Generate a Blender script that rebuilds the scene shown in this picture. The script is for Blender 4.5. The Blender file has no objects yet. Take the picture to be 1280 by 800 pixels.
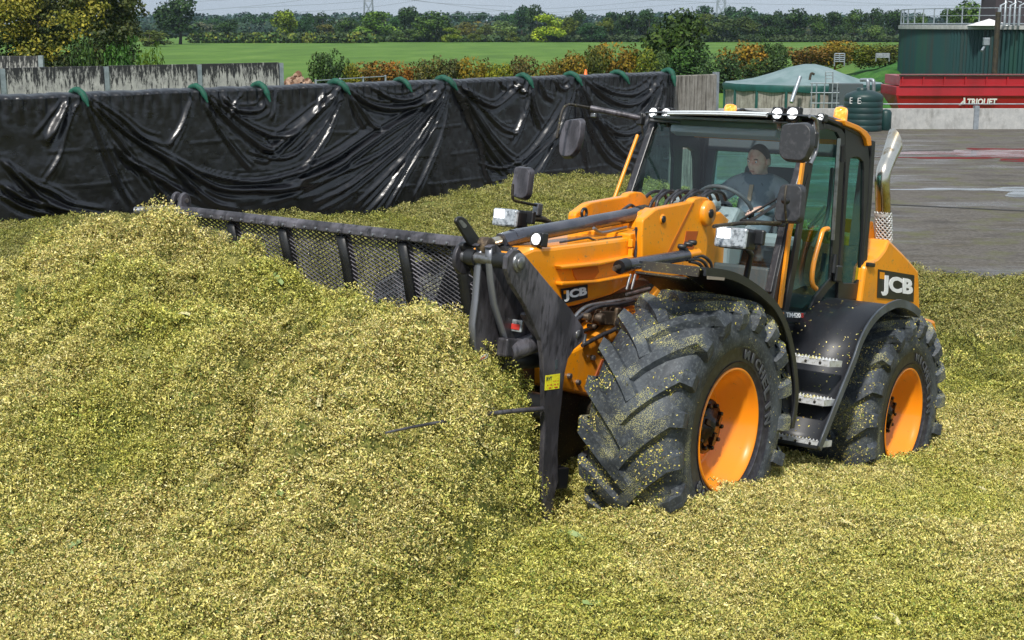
import bpy, bmesh, math, random
import numpy as np
from mathutils import Vector, Matrix
random.seed(7); rng = np.random.default_rng(7)
scene = bpy.context.scene
col = scene.collection
R = math.radians

# ------------------------------------------------------------------ camera
CAM_H, PITCH, FPX = 4.4, R(11.6), 1800.0
cam_d = bpy.data.cameras.new("camera"); cam = bpy.data.objects.new("camera", cam_d); col.objects.link(cam)
cam.location = (0, 0, CAM_H); cam.rotation_euler = (math.pi/2 - PITCH, 0, 0)
cam_d.sensor_width = 36; cam_d.lens = FPX/1280*36; cam_d.clip_start = .1; cam_d.clip_end = 9000
scene.camera = cam
scene.render.resolution_x, scene.render.resolution_y = 1024, 640

# ------------------------------------------------------------------ sky and sun
SUN_EL, SUN_AZ = R(52), R(194)          # azimuth clockwise from +Y
world = bpy.data.worlds.new("World"); scene.world = world; world.use_nodes = True
wn = world.node_tree.nodes; wl = world.node_tree.links
bg = wn['Background']
sky = wn.new('ShaderNodeTexSky'); sky.sky_type = 'NISHITA'; sky.sun_disc = False
sky.sun_elevation = SUN_EL; sky.sun_rotation = SUN_AZ; sky.air_density = 1.0; sky.dust_density = 2.0
tc = wn.new('ShaderNodeTexCoord'); mp = wn.new('ShaderNodeMapping'); mp.inputs['Scale'].default_value = (1, 1, 4)
nz = wn.new('ShaderNodeTexNoise'); nz.inputs['Scale'].default_value = 2.2; nz.inputs['Detail'].default_value = 7
cr = wn.new('ShaderNodeValToRGB'); cr.color_ramp.elements[0].position = .3; cr.color_ramp.elements[1].position = .72
cr.color_ramp.elements[0].color = (5.2, 6.1, 7.2, 1); cr.color_ramp.elements[1].color = (7.8, 8.7, 9.6, 1)
mx = wn.new('ShaderNodeMix'); mx.data_type = 'RGBA'; mx.inputs[0].default_value = .86
wl.new(tc.outputs['Generated'], mp.inputs['Vector']); wl.new(mp.outputs[0], nz.inputs['Vector'])
wl.new(nz.outputs['Fac'], cr.inputs['Fac']); wl.new(sky.outputs[0], mx.inputs[6]); wl.new(cr.outputs[0], mx.inputs[7])
wl.new(mx.outputs[2], bg.inputs['Color']); bg.inputs['Strength'].default_value = .078
sd = bpy.data.lights.new("sun", 'SUN'); sun = bpy.data.objects.new("sun", sd); col.objects.link(sun)
sd.energy = 3.7; sd.angle = R(4); sd.color = (1.0, .955, .88)
sv = Vector((math.sin(SUN_AZ)*math.cos(SUN_EL), math.cos(SUN_AZ)*math.cos(SUN_EL), math.sin(SUN_EL)))
sun.rotation_euler = sv.to_track_quat('Z', 'Y').to_euler()
scene.view_settings.view_transform = 'Standard'; scene.view_settings.look = 'None'
scene.view_settings.exposure = .3; scene.view_settings.gamma = 1
scene.render.engine = 'CYCLES'

# ------------------------------------------------------------------ frames of reference
def ray(px, py):
    x = (px-640)/FPX; y = (400-py)/FPX
    return np.array([x, math.cos(PITCH)+y*math.sin(PITCH), -math.sin(PITCH)+y*math.cos(PITCH)])
CP = np.array([0, 0, CAM_H])
def ground_at(px, py, z=0.0):
    d = ray(px, py); return CP + d*((z-CAM_H)/d[2])
def at(px, py, Y):
    d = ray(px, py); return CP + d*(Y/d[1])
HF = np.array([1.232, 7.93, CAM_H-2.27]); HR = np.array([2.843, 10.13, CAM_H-2.80])
WB = float(np.linalg.norm(HF-HR)); AF = (HF-HR)/WB
_t = math.atan2(1.611, 2.20); AL = np.array([math.cos(_t), -math.sin(_t), 0]); AU = np.cross(AF, AL)
AO = HF - 1.15*AL
def W(u, v, w): return AO + u*AF + v*AL + w*AU
def S(px, py, v):
    "machine coordinates (u, w) of the point seen at a pixel on the vertical machine plane v"
    d = ray(px, py); t = (v-(CP-AO)@AL)/(d@AL); P = CP+t*d-AO
    return (float(P@AF), float(P@AU))
def SU(px, py, u):
    d = ray(px, py); t = (u-(CP-AO)@AF)/(d@AF); P = CP+t*d-AO
    return (float(P@AL), float(P@AU))
def S3(px, py, v): a = S(px, py, v); return (a[0], v, a[1])
MROT = Matrix(((AF[0], AL[0], AU[0], AO[0]), (AF[1], AL[1], AU[1], AO[1]), (AF[2], AL[2], AU[2], AO[2]), (0, 0, 0, 1)))

# ------------------------------------------------------------------ materials
def new_mat(name):
    m = bpy.data.materials.new(name); m.use_nodes = True
    return m, m.node_tree.nodes, m.node_tree.links, m.node_tree.nodes['Principled BSDF']
def c4(c): return (c[0], c[1], c[2], 1)
def noise(n, l, scale, detail=4, stretch=None, rough=.6, coord='Object'):
    t = n.new('ShaderNodeTexCoord'); z = n.new('ShaderNodeTexNoise')
    z.inputs['Scale'].default_value = scale; z.inputs['Detail'].default_value = detail; z.inputs['Roughness'].default_value = rough
    if stretch:
        q = n.new('ShaderNodeMapping'); q.inputs['Scale'].default_value = stretch
        l.new(t.outputs[coord], q.inputs['Vector']); l.new(q.outputs[0], z.inputs['Vector'])
    else: l.new(t.outputs[coord], z.inputs['Vector'])
    return z.outputs['Fac']
def ramp(n, l, fac, stops):
    r = n.new('ShaderNodeValToRGB'); e = r.color_ramp.elements
    e[0].position, e[0].color = stops[0][0], c4(stops[0][1]); e[1].position, e[1].color = stops[-1][0], c4(stops[-1][1])
    for p, c in stops[1:-1]:
        x = e.new(p); x.color = c4(c)
    l.new(fac, r.inputs['Fac']); return r.outputs['Color']
def mixc(n, l, fac, a, b, mode='MIX'):
    m = n.new('ShaderNodeMix'); m.data_type = 'RGBA'; m.blend_type = mode
    if isinstance(fac, (int, float)): m.inputs[0].default_value = fac
    else: l.new(fac, m.inputs[0])
    for i, x in ((6, a), (7, b)):
        if isinstance(x, (tuple, list)): m.inputs[i].default_value = c4(x)
        else: l.new(x, m.inputs[i])
    return m.outputs[2]
def bump(n, l, b, scale, strength, dist=.01, detail=5, stretch=None):
    f = noise(n, l, scale, detail, stretch); bp = n.new('ShaderNodeBump')
    bp.inputs['Strength'].default_value = strength; bp.inputs['Distance'].default_value = dist
    l.new(f, bp.inputs['Height']); l.new(bp.outputs[0], b.inputs['Normal'])
def pmat(name, base, rough=.5, metal=0, spots=None, bmp=None, coat=0, spec=.5, emit=None):
    m, n, l, b = new_mat(name); c = base
    if spots:
        for (c2, sc, lo, hi, st) in spots:
            f = noise(n, l, sc, 6, st); s = ramp(n, l, f, [(lo, (0, 0, 0)), (hi, (1, 1, 1))])
            c = mixc(n, l, s, c, c2)
    if isinstance(c, (tuple, list)): b.inputs['Base Color'].default_value = c4(c)
    else: l.new(c, b.inputs['Base Color'])
    b.inputs['Roughness'].default_value = rough; b.inputs['Metallic'].default_value = metal
    b.inputs['Coat Weight'].default_value = coat; b.inputs['Specular IOR Level'].default_value = spec
    if bmp: bump(n, l, b, *bmp)
    if emit: b.inputs['Emission Color'].default_value = c4(emit[0]); b.inputs['Emission Strength'].default_value = emit[1]
    return m
DUST = (.30, .29, .12)
M = {}
M['orange'] = pmat('orange_paint', (.90, .33, .008), .32, 0, [((.80, .25, .006), 1.3, .4, .7, None), ((.42, .24, .06), 34, .60, .70, None), ((.34, .24, .10), 1.9, .52, .80, (1, 1, .5))], (300, .03, .001), .3)
M['rim'] = pmat('rim_paint', (.90, .27, .008), .28, 0, [((.25, .13, .03), 22, .68, .74, None)], None, .4)
M['black'] = pmat('black_paint', (.009, .010, .012), .40, 0, [((.025, .026, .028), 3, .4, .75, None), (DUST, 60, .68, .74, None)], (90, .08, .002), 0, .5)
M['fender'] = pmat('black_moulded_plastic', (.010, .011, .015), .42, 0, [((.028, .031, .037), 2.2, .4, .8, None), (DUST, 70, .67, .74, None)], (160, .1, .002))
M['dirtyblack'] = pmat('dusty_black_steel', (.022, .018, .014), .6, 0, [((.07, .05, .02), 5, .45, .75, None), (DUST, 80, .6, .7, None)], (60, .2, .004))
M['plate'] = pmat('scuffed_grey_steel', (.050, .048, .056), .42, .3, [((.20, .19, .22), 7, .42, .75, (1, 1, .35)), ((.012, .012, .014), 28, .5, .7, (1, 1, .3)), (DUST, 90, .68, .76, None)], (60, .25, .003))
M['steel'] = pmat('grey_steel', (.30, .31, .33), .35, .8, [((.12, .11, .1), 12, .45, .7, None)], (80, .1, .002))
M['cylinder'] = pmat('hydraulic_cylinder_paint', (.06, .065, .085), .22, .35, [((.1, .1, .12), 8, .45, .7, None)], None, .3)
M['chrome'] = pmat('stained_stainless', (.72, .68, .60), .2, 1, [((.55, .38, .16), 4, .45, .62, None), ((.3, .2, .08), 9, .6, .72, None)], (40, .05, .003))
M['step'] = pmat('galvanised_step', (.62, .64, .66), .4, .3, [((.35, .35, .33), 40, .5, .65, None)], (120, .2, .003))
M['hose'] = pmat('hose_rubber', (.025, .025, .03), .38, 0, [((.07, .07, .075), 30, .5, .7, None)], (200, .2, .002))
M['brownmetal'] = pmat('grimy_valve_metal', (.07, .052, .038), .55, .5, [((.22, .16, .10), 20, .5, .65, None)], (60, .3, .004))
M['ledglow'] = pmat('lit_led', (1, 1, 1), .3, 0, emit=((1, .97, .9), 22))
def lit_lens():
    m, n, l, b = new_mat('lit_led_lens'); t = n.new('ShaderNodeTexCoord'); k = n.new('ShaderNodeTexVoronoi'); k.inputs['Scale'].default_value = 42; l.new(t.outputs['Object'], k.inputs['Vector'])
    c = ramp(n, l, k.outputs['Distance'], [(.18, (1, 1, 1)), (.55, (.34, .36, .38)), (.8, (.16, .17, .18))]); l.new(c, b.inputs['Emission Color']); b.inputs['Emission Strength'].default_value = 2.2
    b.inputs['Base Color'].default_value = (.6, .62, .64, 1); b.inputs['Roughness'].default_value = .15; return m
M['litlens'] = lit_lens()
M['lens'] = pmat('lamp_lens', (.48, .52, .55), .12, .3, [((.18, .20, .22), 40, .45, .6, None)], (120, .3, .004))
M['amber'] = pmat('amber_plastic', (.95, .30, .02), .15, 0, [((1, .6, .15), 24, .5, .62, None)], (30, .2, .005), .5, emit=((1, .35, .03), .35))
M['mirrorback'] = pmat('mirror_housing', (.030, .031, .034), .38, 0, [((.06, .06, .065), 40, .5, .7, None)], (150, .15, .002))
M['mirrorglass'] = pmat('mirror_glass', (.52, .55, .60), .12, .85, [((.3, .32, .35), 3, .35, .7, None)])
M['white'] = pmat('white_print', (.85, .86, .86), .5)
M['redprint'] = pmat('red_print', (.55, .04, .03), .5)
M['sticker'] = pmat('yellow_sticker', (.85, .80, .03), .5, 0, [((.75, .6, .02), 60, .5, .6, None)])
M['darkprint'] = pmat('dark_print', (.03, .06, .05), .5)
M['interior'] = pmat('cab_interior', (.055, .075, .085), .6, 0, [((.06, .07, .075), 6, .4, .7, None)], (80, .2, .004))
M['dash'] = pmat('dash_plastic', (.24, .30, .32), .6, 0, None, (80, .1, .003))
M['visor'] = pmat('pale_roof_visor', (.62, .66, .68), .3, .2)
M['skin'] = pmat('skin', (.78, .54, .44), .5, 0, [((.62, .30, .22), 18, .45, .65, None)], (120, .1, .002))
M['hair'] = pmat('short_brown_hair', (.055, .035, .022), .7, 0, None, (200, .6, .01))
M['shirt'] = pmat('blue_grey_fleece', (.10, .15, .19), .85, 0, [((.26, .30, .33), 3.2, .5, .55, None)], (90, .4, .006))
M['galv'] = pmat('galvanised_steel', (.38, .42, .46), .45, .6, [((.24, .27, .30), 6, .4, .7, None)])
M['bag'] = pmat('green_woven_bag', (.004, .085, .052), .7, 0, [((.005, .045, .03), 14, .45, .65, None)], (90, .5, .01))
M['tankgreen'] = pmat('green_polythene', (.006, .036, .034), .45, 0, [((.010, .026, .028), 2, .4, .7, None)])
M['corrugated'] = pmat('green_cladding', (.007, .045, .046), .5, .1, [((.015, .085, .035), .4, .45, .7, (1, 1, .1)), ((.03, .035, .03), .8, .5, .7, (3, 3, .1))])
M['canopy'] = pmat('pale_green_membrane', (.19, .26, .27), .5, 0, [((.10, .17, .17), .8, .4, .7, None)], (2, .3, .1))
M['canopydark'] = pmat('dark_green_valance', (.006, .075, .065), .5, 0, [((.006, .04, .036), 3, .4, .7, (1, 1, .2))], (4, .4, .05))
M['red'] = pmat('red_paint', (.34, .008, .014), .4, 0, [((.22, .007, .010), .9, .45, .75, (1, 1, .3))], None, .2)
M['whitecloth'] = pmat('white_sheet', (.75, .75, .74), .6)
M['bark'] = pmat('bark', (.055, .042, .03), .85, 0, [((.03, .03, .02), 9, .4, .6, (1, 1, .2))], (14, .7, .05))
M['brickred'] = pmat('dark_plant_cladding', (.035, .028, .032), .8)

def glass_mat(name, tint, ior=1.65):
    m, n, l, b = new_mat(name); n.remove(b)
    tr = n.new('ShaderNodeBsdfTransparent'); tr.inputs['Color'].default_value = c4(tint)
    gl = n.new('ShaderNodeBsdfGlossy'); gl.inputs['Roughness'].default_value = .03
    lw = n.new('ShaderNodeLayerWeight'); lw.inputs['Blend'].default_value = .5
    pw = n.new('ShaderNodeMath'); pw.operation = 'POWER'; pw.inputs[1].default_value = 4.0; l.new(lw.outputs['Facing'], pw.inputs[0])
    fr = n.new('ShaderNodeMapRange'); fr.inputs[3].default_value = ior; fr.inputs[4].default_value = .7; l.new(pw.outputs[0], fr.inputs[0])
    ms = n.new('ShaderNodeMixShader'); l.new(fr.outputs[0], ms.inputs[0]); l.new(tr.outputs[0], ms.inputs[1]); l.new(gl.outputs[0], ms.inputs[2])
    l.new(ms.outputs[0], n['Material Output'].inputs['Surface']); return m
M['windshield'] = glass_mat('tinted_windscreen', (.95, 1.0, 1.0), .055)
M['sideglass'] = glass_mat('green_tinted_side_glass', (.56, .86, .80), .02)

# tyre rubber: pale dust on grey black rubber and stuck silage flecks
def rubber():
    m, n, l, b = new_mat('dusty_tyre_rubber')
    f = noise(n, l, 5, 5); c = ramp(n, l, f, [(.3, (.015, .018, .022)), (.5, (.038, .046, .056)), (.75, (.088, .103, .12))])
    g = noise(n, l, 55, 3); c = mixc(n, l, ramp(n, l, g, [(.5, (0, 0, 0)), (.75, (.55, .55, .55))]), c, (.16, .18, .19))
    k = n.new('ShaderNodeTexVoronoi'); k.inputs['Scale'].default_value = 190; t = n.new('ShaderNodeTexCoord'); l.new(t.outputs['Object'], k.inputs['Vector'])
    h = noise(n, l, 4.5, 5); hh = ramp(n, l, h, [(.46, (0, 0, 0)), (.62, (.36, .36, .36))])
    lt = n.new('ShaderNodeMath'); lt.operation = 'LESS_THAN'; l.new(k.outputs['Distance'], lt.inputs[0])
    ad = n.new('ShaderNodeMath'); ad.operation = 'ADD'; ad.inputs[1].default_value = .04; l.new(hh, ad.inputs[0]); l.new(ad.outputs[0], lt.inputs[1])
    c = mixc(n, l, lt.outputs[0], c, (.42, .40, .17)); l.new(c, b.inputs['Base Color']); b.inputs['Roughness'].default_value = .62
    bump(n, l, b, 45, .35, .004); return m
M['rubber'] = rubber()
M['rubberdark'] = pmat('dark_sidewall_rubber', (.018, .016, .024), .45, 0, [((.045, .045, .055), 30, .45, .7, None)], (60, .1, .002))

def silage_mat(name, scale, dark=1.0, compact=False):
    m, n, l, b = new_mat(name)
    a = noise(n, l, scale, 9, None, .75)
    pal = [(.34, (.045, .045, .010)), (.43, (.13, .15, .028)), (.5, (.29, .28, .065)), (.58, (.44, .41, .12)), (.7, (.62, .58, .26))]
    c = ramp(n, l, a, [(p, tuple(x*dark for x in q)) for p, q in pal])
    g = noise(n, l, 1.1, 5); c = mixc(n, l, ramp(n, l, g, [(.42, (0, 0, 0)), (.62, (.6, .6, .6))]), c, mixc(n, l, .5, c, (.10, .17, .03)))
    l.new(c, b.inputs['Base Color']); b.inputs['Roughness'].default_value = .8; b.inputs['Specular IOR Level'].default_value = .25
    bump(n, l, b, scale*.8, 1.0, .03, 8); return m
M['silage'] = silage_mat('chopped_maize_silage', 26, .6)  # base colour darkened so gaps between flakes read as shaded pits
def flake_mat(name='silage_flakes', tone=(1, 1, 1)):
    m, n, l, b = new_mat(name)
    at_ = n.new('ShaderNodeAttribute'); at_.attribute_name = 'col'
    g = noise(n, l, .9, 6, None, .65)
    # patches of greener and paler chop; world-like object coordinates come from the instancer
    oi = n.new('ShaderNodeObjectInfo'); gg = n.new('ShaderNodeTexNoise'); gg.inputs['Scale'].default_value = .85; gg.inputs['Detail'].default_value = 6
    l.new(oi.outputs['Location'], gg.inputs['Vector'])
    c = mixc(n, l, ramp(n, l, gg.outputs['Fac'], [(.36, (1, 1, 1)), (.56, (0, 0, 0))]), at_.outputs['Color'], mixc(n, l, 1.0, at_.outputs['Color'], (.78, .86, .52), 'MULTIPLY'))
    rv = ramp(n, l, oi.outputs['Random'], [(0, (.80, .80, .80)), (1, (1.15, 1.15, 1.15))])
    c = mixc(n, l, 1.0, c, rv, 'MULTIPLY'); c = mixc(n, l, 1.0, c, tone, 'MULTIPLY')
    l.new(c, b.inputs['Base Color']); b.inputs['Roughness'].default_value = .6; b.inputs['Specular IOR Level'].default_value = .3
    return m
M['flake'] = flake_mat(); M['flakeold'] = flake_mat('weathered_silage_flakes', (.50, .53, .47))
M['husk'] = pmat('pale_dry_husk', (.55, .50, .26), .7, 0, [((.25, .32, .10), 20, .5, .65, None)], (60, .2, .003))

def concrete_mat(name, lo, hi, streak, dirt=(.02, .02, .02), amount=(.45, .62)):
    m, n, l, b = new_mat(name)
    a = noise(n, l, 3, 8, None, .7); c = ramp(n, l, a, [(.3, lo), (.7, hi)])
    s = noise(n, l, 3.2, 6, streak, .7); c = mixc(n, l, ramp(n, l, s, [(amount[0], (0, 0, 0)), (amount[1], (1, 1, 1))]), c, dirt)
    l.new(c, b.inputs['Base Color']); b.inputs['Roughness'].default_value = .85; bump(n, l, b, 12, .3, .02); return m
M['concrete'] = concrete_mat('pale_concrete', (.30, .31, .31), (.46, .46, .45), (1, 1, .4), (.20, .20, .19), (.5, .75))
M['stainedconcrete'] = concrete_mat('black_stained_concrete', (.36, .34, .32), (.62, .60, .56), (2.0, 2.0, .55), (.020, .018, .020), (.50, .60))
def stained():
    m, n, l, b = new_mat('black_stained_wall')
    a = noise(n, l, 3, 8, None, .7); c = ramp(n, l, a, [(.3, (.26, .25, .25)), (.7, (.52, .50, .48))])
    t = n.new('ShaderNodeTexCoord'); s = n.new('ShaderNodeSeparateXYZ'); l.new(t.outputs['Object'], s.inputs[0])
    g = n.new('ShaderNodeMapRange'); g.inputs[1].default_value = 1.9; g.inputs[2].default_value = 3.15; g.inputs[3].default_value = -.12; g.inputs[4].default_value = .13; l.new(s.outputs['Z'], g.inputs[0])
    f = noise(n, l, 4.5, 8, (2.6, 2.6, .55), .75); ad = n.new('ShaderNodeMath'); ad.operation = 'ADD'; l.new(f, ad.inputs[0]); l.new(g.outputs[0], ad.inputs[1])
    c = mixc(n, l, ramp(n, l, ad.outputs[0], [(.49, (0, 0, 0)), (.58, (1, 1, 1))]), c, (.022, .022, .025)); l.new(c, b.inputs['Base Color']); b.inputs['Roughness'].default_value = .85; bump(n, l, b, 12, .3, .02); return m
M['stainedconcrete'] = stained()
M['oldconcrete'] = concrete_mat('weathered_brown_concrete', (.17, .155, .13), (.36, .345, .31), (5, 5, .25), (.045, .038, .030), (.50, .66))

def leaf_mat():
    m, n, l, b = new_mat('leaves')
    a = n.new('ShaderNodeAttribute'); a.attribute_name = 'col'; oi = n.new('ShaderNodeObjectInfo')
    c = mixc(n, l, 1.0, a.outputs['Color'], oi.outputs['Color'], 'MULTIPLY')
    l.new(c, b.inputs['Base Color']); b.inputs['Roughness'].default_value = .6; b.inputs['Specular IOR Level'].default_value = .2
    return m
M['leaf'] = leaf_mat()
def grass_mat(name, c1, c2, c3, sc):
    m, n, l, b = new_mat(name)
    a = noise(n, l, sc, 8, (1, .35, 1), .7); c = ramp(n, l, a, [(.32, c1), (.5, c2), (.68, c3)])
    g = noise(n, l, sc*12, 3); c = mixc(n, l, ramp(n, l, g, [(.45, (0, 0, 0)), (.7, (.5, .5, .5))]), c, c1)
    l.new(c, b.inputs['Base Color']); b.inputs['Roughness'].default_value = .85; b.inputs['Specular IOR Level'].default_value = .2
    bump(n, l, b, sc*6, .6, .2); return m
M['field'] = grass_mat('pasture_grass', (.055, .115, .014), (.08, .165, .020), (.125, .215, .036), .12)
M['lushgrass'] = grass_mat('lush_bank_grass', (.014, .06, .010), (.035, .13, .015), (.08, .21, .03), .9)
M['stubble'] = pmat('pale_stubble', (.42, .36, .24), .9)
M['track'] = pmat('dirt_track', (.17, .13, .09), .9, 0, [((.10, .12, .05), .6, .5, .7, None)])

def tarp_mat():
    m, n, l, b = new_mat('black_silage_sheet')
    a = noise(n, l, 2.5, 5); c = ramp(n, l, a, [(.35, (.004, .004, .006)), (.8, (.009, .010, .014))])
    # dusty, scuffed horizontal fold lines left by the packing
    l.new(c, b.inputs['Base Color'])
    r = noise(n, l, 3, 6, (1, 1, 2.5)); rr = ramp(n, l, r, [(.3, (.25, .25, .25)), (.75, (.38, .38, .38))]); l.new(rr, b.inputs['Roughness'])
    b.inputs['Specular IOR Level'].default_value = .8
    bump(n, l, b, 6.0, .16, .03, 6, (1, 1, 2.2)); return m
M['tarp'] = tarp_mat()
def yard_mat():
    m, n, l, b = new_mat('wet_yard_concrete')
    a = noise(n, l, .42, 12, (.45, 1, 1), .8); c = ramp(n, l, a, [(.30, (.030, .026, .022)), (.42, (.075, .066, .056)), (.5, (.14, .127, .11)), (.57, (.085, .073, .055)), (.66, (.19, .165, .12)), (.76, (.24, .20, .11))])
    g = noise(n, l, 11, 6, None, .8); c = mixc(n, l, ramp(n, l, g, [(.44, (0, 0, 0)), (.6, (.75, .75, .75))]), c, (.045, .038, .032)); g2 = noise(n, l, .9, 8); c = mixc(n, l, ramp(n, l, g2, [(.52, (0, 0, 0)), (.66, (.6, .6, .6))]), c, (.10, .105, .035))
    l.new(c, b.inputs['Base Color'])
    w = noise(n, l, .3, 9, (.4, 1, 1), .7); rr = ramp(n, l, w, [(.40, (.25, .25, .25)), (.5, (.75, .75, .75))]); l.new(rr, b.inputs['Roughness']); b.inputs['Specular IOR Level'].default_value = .28
    bump(n, l, b, 9, .7, .02, 8); return m
M['yard'] = yard_mat()
M['puddle'] = pmat('pale_water_film', (.30, .32, .35), .12, 0, [((.10, .095, .09), 1.6, .47, .56, (.4, 1, 1))])
M['redwater'] = pmat('red_stained_water', (.15, .008, .008), .75, 0, [((.07, .045, .035), 2.2, .5, .58, (.5, 1, 1))], None, 0, .12)
M['joint'] = pmat('dark_joint', (.02, .02, .018), .8)

# ------------------------------------------------------------------ mesh helpers
def tag(o, label=None, cat=None, group=None, kind=None):
    if label: o['label'] = label
    if cat: o['category'] = cat
    if group: o['group'] = group
    if kind: o['kind'] = kind
    return o
def empty(name, loc=(0, 0, 0), label=None, cat=None, group=None, matrix=None):
    o = bpy.data.objects.new(name, None); col.objects.link(o); o.empty_display_size = .2
    if matrix is not None: o.matrix_world = matrix
    else: o.location = loc
    return tag(o, label, cat, group)
def link(name, me, mats, parent=None, bevel=0, smooth=None):
    if not isinstance(mats, (list, tuple)): mats = [mats]
    if not me.materials:
        for m in mats: me.materials.append(m)
    o = bpy.data.objects.new(name, me); col.objects.link(o)
    if parent is not None: o.parent = parent
    if bevel:
        b = o.modifiers.new('bevel', 'BEVEL'); b.width = bevel; b.segments = 2; b.limit_method = 'ANGLE'; b.angle_limit = R(35); b.harden_normals = False
    return o
class MB:
    def __init__(s): s.v = []; s.f = []; s.mi = []; s.sm = []
    def add(s, vs, fs, mi=0, sm=False):
        o = len(s.v); s.v += [tuple(map(float, p)) for p in vs]; s.f += [tuple(i+o for i in f) for f in fs]; s.mi += [mi]*len(fs); s.sm += [sm]*len(fs); return s
    def box(s, c, d, mi=0, rot=None):
        vs = [Vector((sx*d[0]/2, sy*d[1]/2, sz*d[2]/2)) for sx in (-1, 1) for sy in (-1, 1) for sz in (-1, 1)]
        if rot: vs = [rot @ p for p in vs]
        return s.add([(p[0]+c[0], p[1]+c[1], p[2]+c[2]) for p in vs], [(0, 1, 3, 2), (4, 6, 7, 5), (0, 4, 5, 1), (2, 3, 7, 6), (0, 2, 6, 4), (1, 5, 7, 3)], mi)
    def beam(s, a, b, wd, ht, up=(0, 0, 1), mi=0):
        a, b, up = Vector(a), Vector(b), Vector(up); d = (b-a).normalized(); x = d.cross(up).normalized(); y = x.cross(d)
        vs = [p+x*(wd/2*i)+y*(ht/2*j) for p in (a, b) for i, j in ((-1, -1), (1, -1), (1, 1), (-1, 1))]
        return s.add(vs, [(3, 2, 1, 0), (4, 5, 6, 7), (0, 1, 5, 4), (1, 2, 6, 5), (2, 3, 7, 6), (3, 0, 4, 7)], mi)
    def prism(s, poly, v0, v1, mi=0):     # polygon in the (u, w) plane, extruded along v
        k = len(poly); vs = [(p[0], v0, p[1]) for p in poly]+[(p[0], v1, p[1]) for p in poly]
        return s.add(vs, [tuple(range(k)), tuple(range(2*k-1, k-1, -1))]+[(i, i+k, (i+1) % k+k, (i+1) % k) for i in range(k)], mi)
    def tube(s, path, r, n=8, mi=0, cap=True):
        P = [Vector(p) for p in path]; rs = r if isinstance(r, (list, tuple)) else [r]*len(P); vs = []; prev = None
        for i, p in enumerate(P):
            t = (P[min(i+1, len(P)-1)]-P[max(i-1, 0)]).normalized()
            if prev is None:
                a = Vector((0, 0, 1)) if abs(t.z) < .9 else Vector((1, 0, 0)); x = t.cross(a).normalized()
            else: x = (prev - t*prev.dot(t)).normalized()
            prev = x; y = t.cross(x)
            vs += [p+(x*math.cos(2*math.pi*k/n)+y*math.sin(2*math.pi*k/n))*rs[i] for k in range(n)]
        fs = [(i*n+k, i*n+(k+1) % n, (i+1)*n+(k+1) % n, (i+1)*n+k) for i in range(len(P)-1) for k in range(n)]
        s.add(vs, fs, mi, True)
        if cap: s.add(vs[:n], [tuple(range(n-1, -1, -1))], mi); s.add(vs[-n:], [tuple(range(n))], mi)
        return s
    def lathe(s, prof, c, ax, n=48, mi=0, sm=True):   # prof: (offset along axis, radius)
        ax = Vector(ax).normalized(); a = Vector((0, 0, 1)) if abs(ax.z) < .9 else Vector((1, 0, 0)); x = ax.cross(a).normalized(); y = ax.cross(x); c = Vector(c)
        vs = [c+ax*h+(x*math.cos(2*math.pi*k/n)+y*math.sin(2*math.pi*k/n))*r for h, r in prof for k in range(n)]
        return s.add(vs, [(i*n+k, i*n+(k+1) % n, (i+1)*n+(k+1) % n, (i+1)*n+k) for i in range(len(prof)-1) for k in range(n)], mi, sm)
    def strip(s, path, v0, v1, t, mi=0, sm=True):   # shell swept across v along a (u, w) path
        P = [Vector((p[0], p[1])) for p in path]; k = len(P); N = []
        for i in range(k):
            d = (P[min(i+1, k-1)]-P[max(i-1, 0)]).normalized(); N.append(Vector((-d.y, d.x)))
        vs = []
        for v in (v0, v1):
            vs += [(P[i].x, v, P[i].y) for i in range(k)]+[(P[i].x-N[i].x*t, v, P[i].y-N[i].y*t) for i in range(k)]
        fs = []
        for i in range(k-1):
            fs += [(i, i+1, 2*k+i+1, 2*k+i), (k+i, 3*k+i, 3*k+i+1, k+i+1)]
        e = [(i, k+i, k+i+1, i+1) for i in range(k-1)]+[(2*k+i, 2*k+i+1, 3*k+i+1, 3*k+i) for i in range(k-1)]+[(0, 2*k, 3*k, k), (k-1, 2*k-1, 4*k-1, 3*k-1)]
        s.add(vs, fs, mi, sm); o = len(s.v)-len(vs); s.f += [tuple(i+o for i in f) for f in e]; s.mi += [mi]*len(e); s.sm += [False]*len(e)
        return s
    def mesh(s, name):
        me = bpy.data.meshes.new(name); me.from_pydata(s.v, [], s.f); me.polygons.foreach_set('material_index', s.mi); me.polygons.foreach_set('use_smooth', s.sm)
        bm = bmesh.new(); bm.from_mesh(me); bmesh.ops.recalc_face_normals(bm, faces=bm.faces); bm.to_mesh(me); bm.free(); me.update(); return me
    def build(s, name, mats, parent=None, bevel=0):
        return link(name, s.mesh(name), mats, parent, bevel)
def rounded(poly, r, n=4):
    out = []; k = len(poly)
    for i in range(k):
        p = Vector(poly[i]); a = Vector(poly[i-1])-p; b = Vector(poly[(i+1) % k])-p
        q = min(r, a.length*.45, b.length*.45); A = p+a.normalized()*q; B = p+b.normalized()*q
        for j in range(n+1):
            t = j/n; x = A*(1-t)**2+p*2*t*(1-t)+B*t*t; out.append((x.x, x.y))
    return out
def spline(pts, n=6):
    P = [Vector(p) for p in pts]; P = [P[0]*2-P[1]]+P+[P[-1]*2-P[-2]]; out = []
    for i in range(1, len(P)-2):
        for j in range(n):
            t = j/n; a, b, c, d = P[i-1:i+3]
            out.append(tuple(.5*((2*b)+(c-a)*t+(2*a-5*b+4*c-d)*t*t+(3*b-a-3*c+d)*t**3)))
    out.append(tuple(P[-2])); return out
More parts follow.
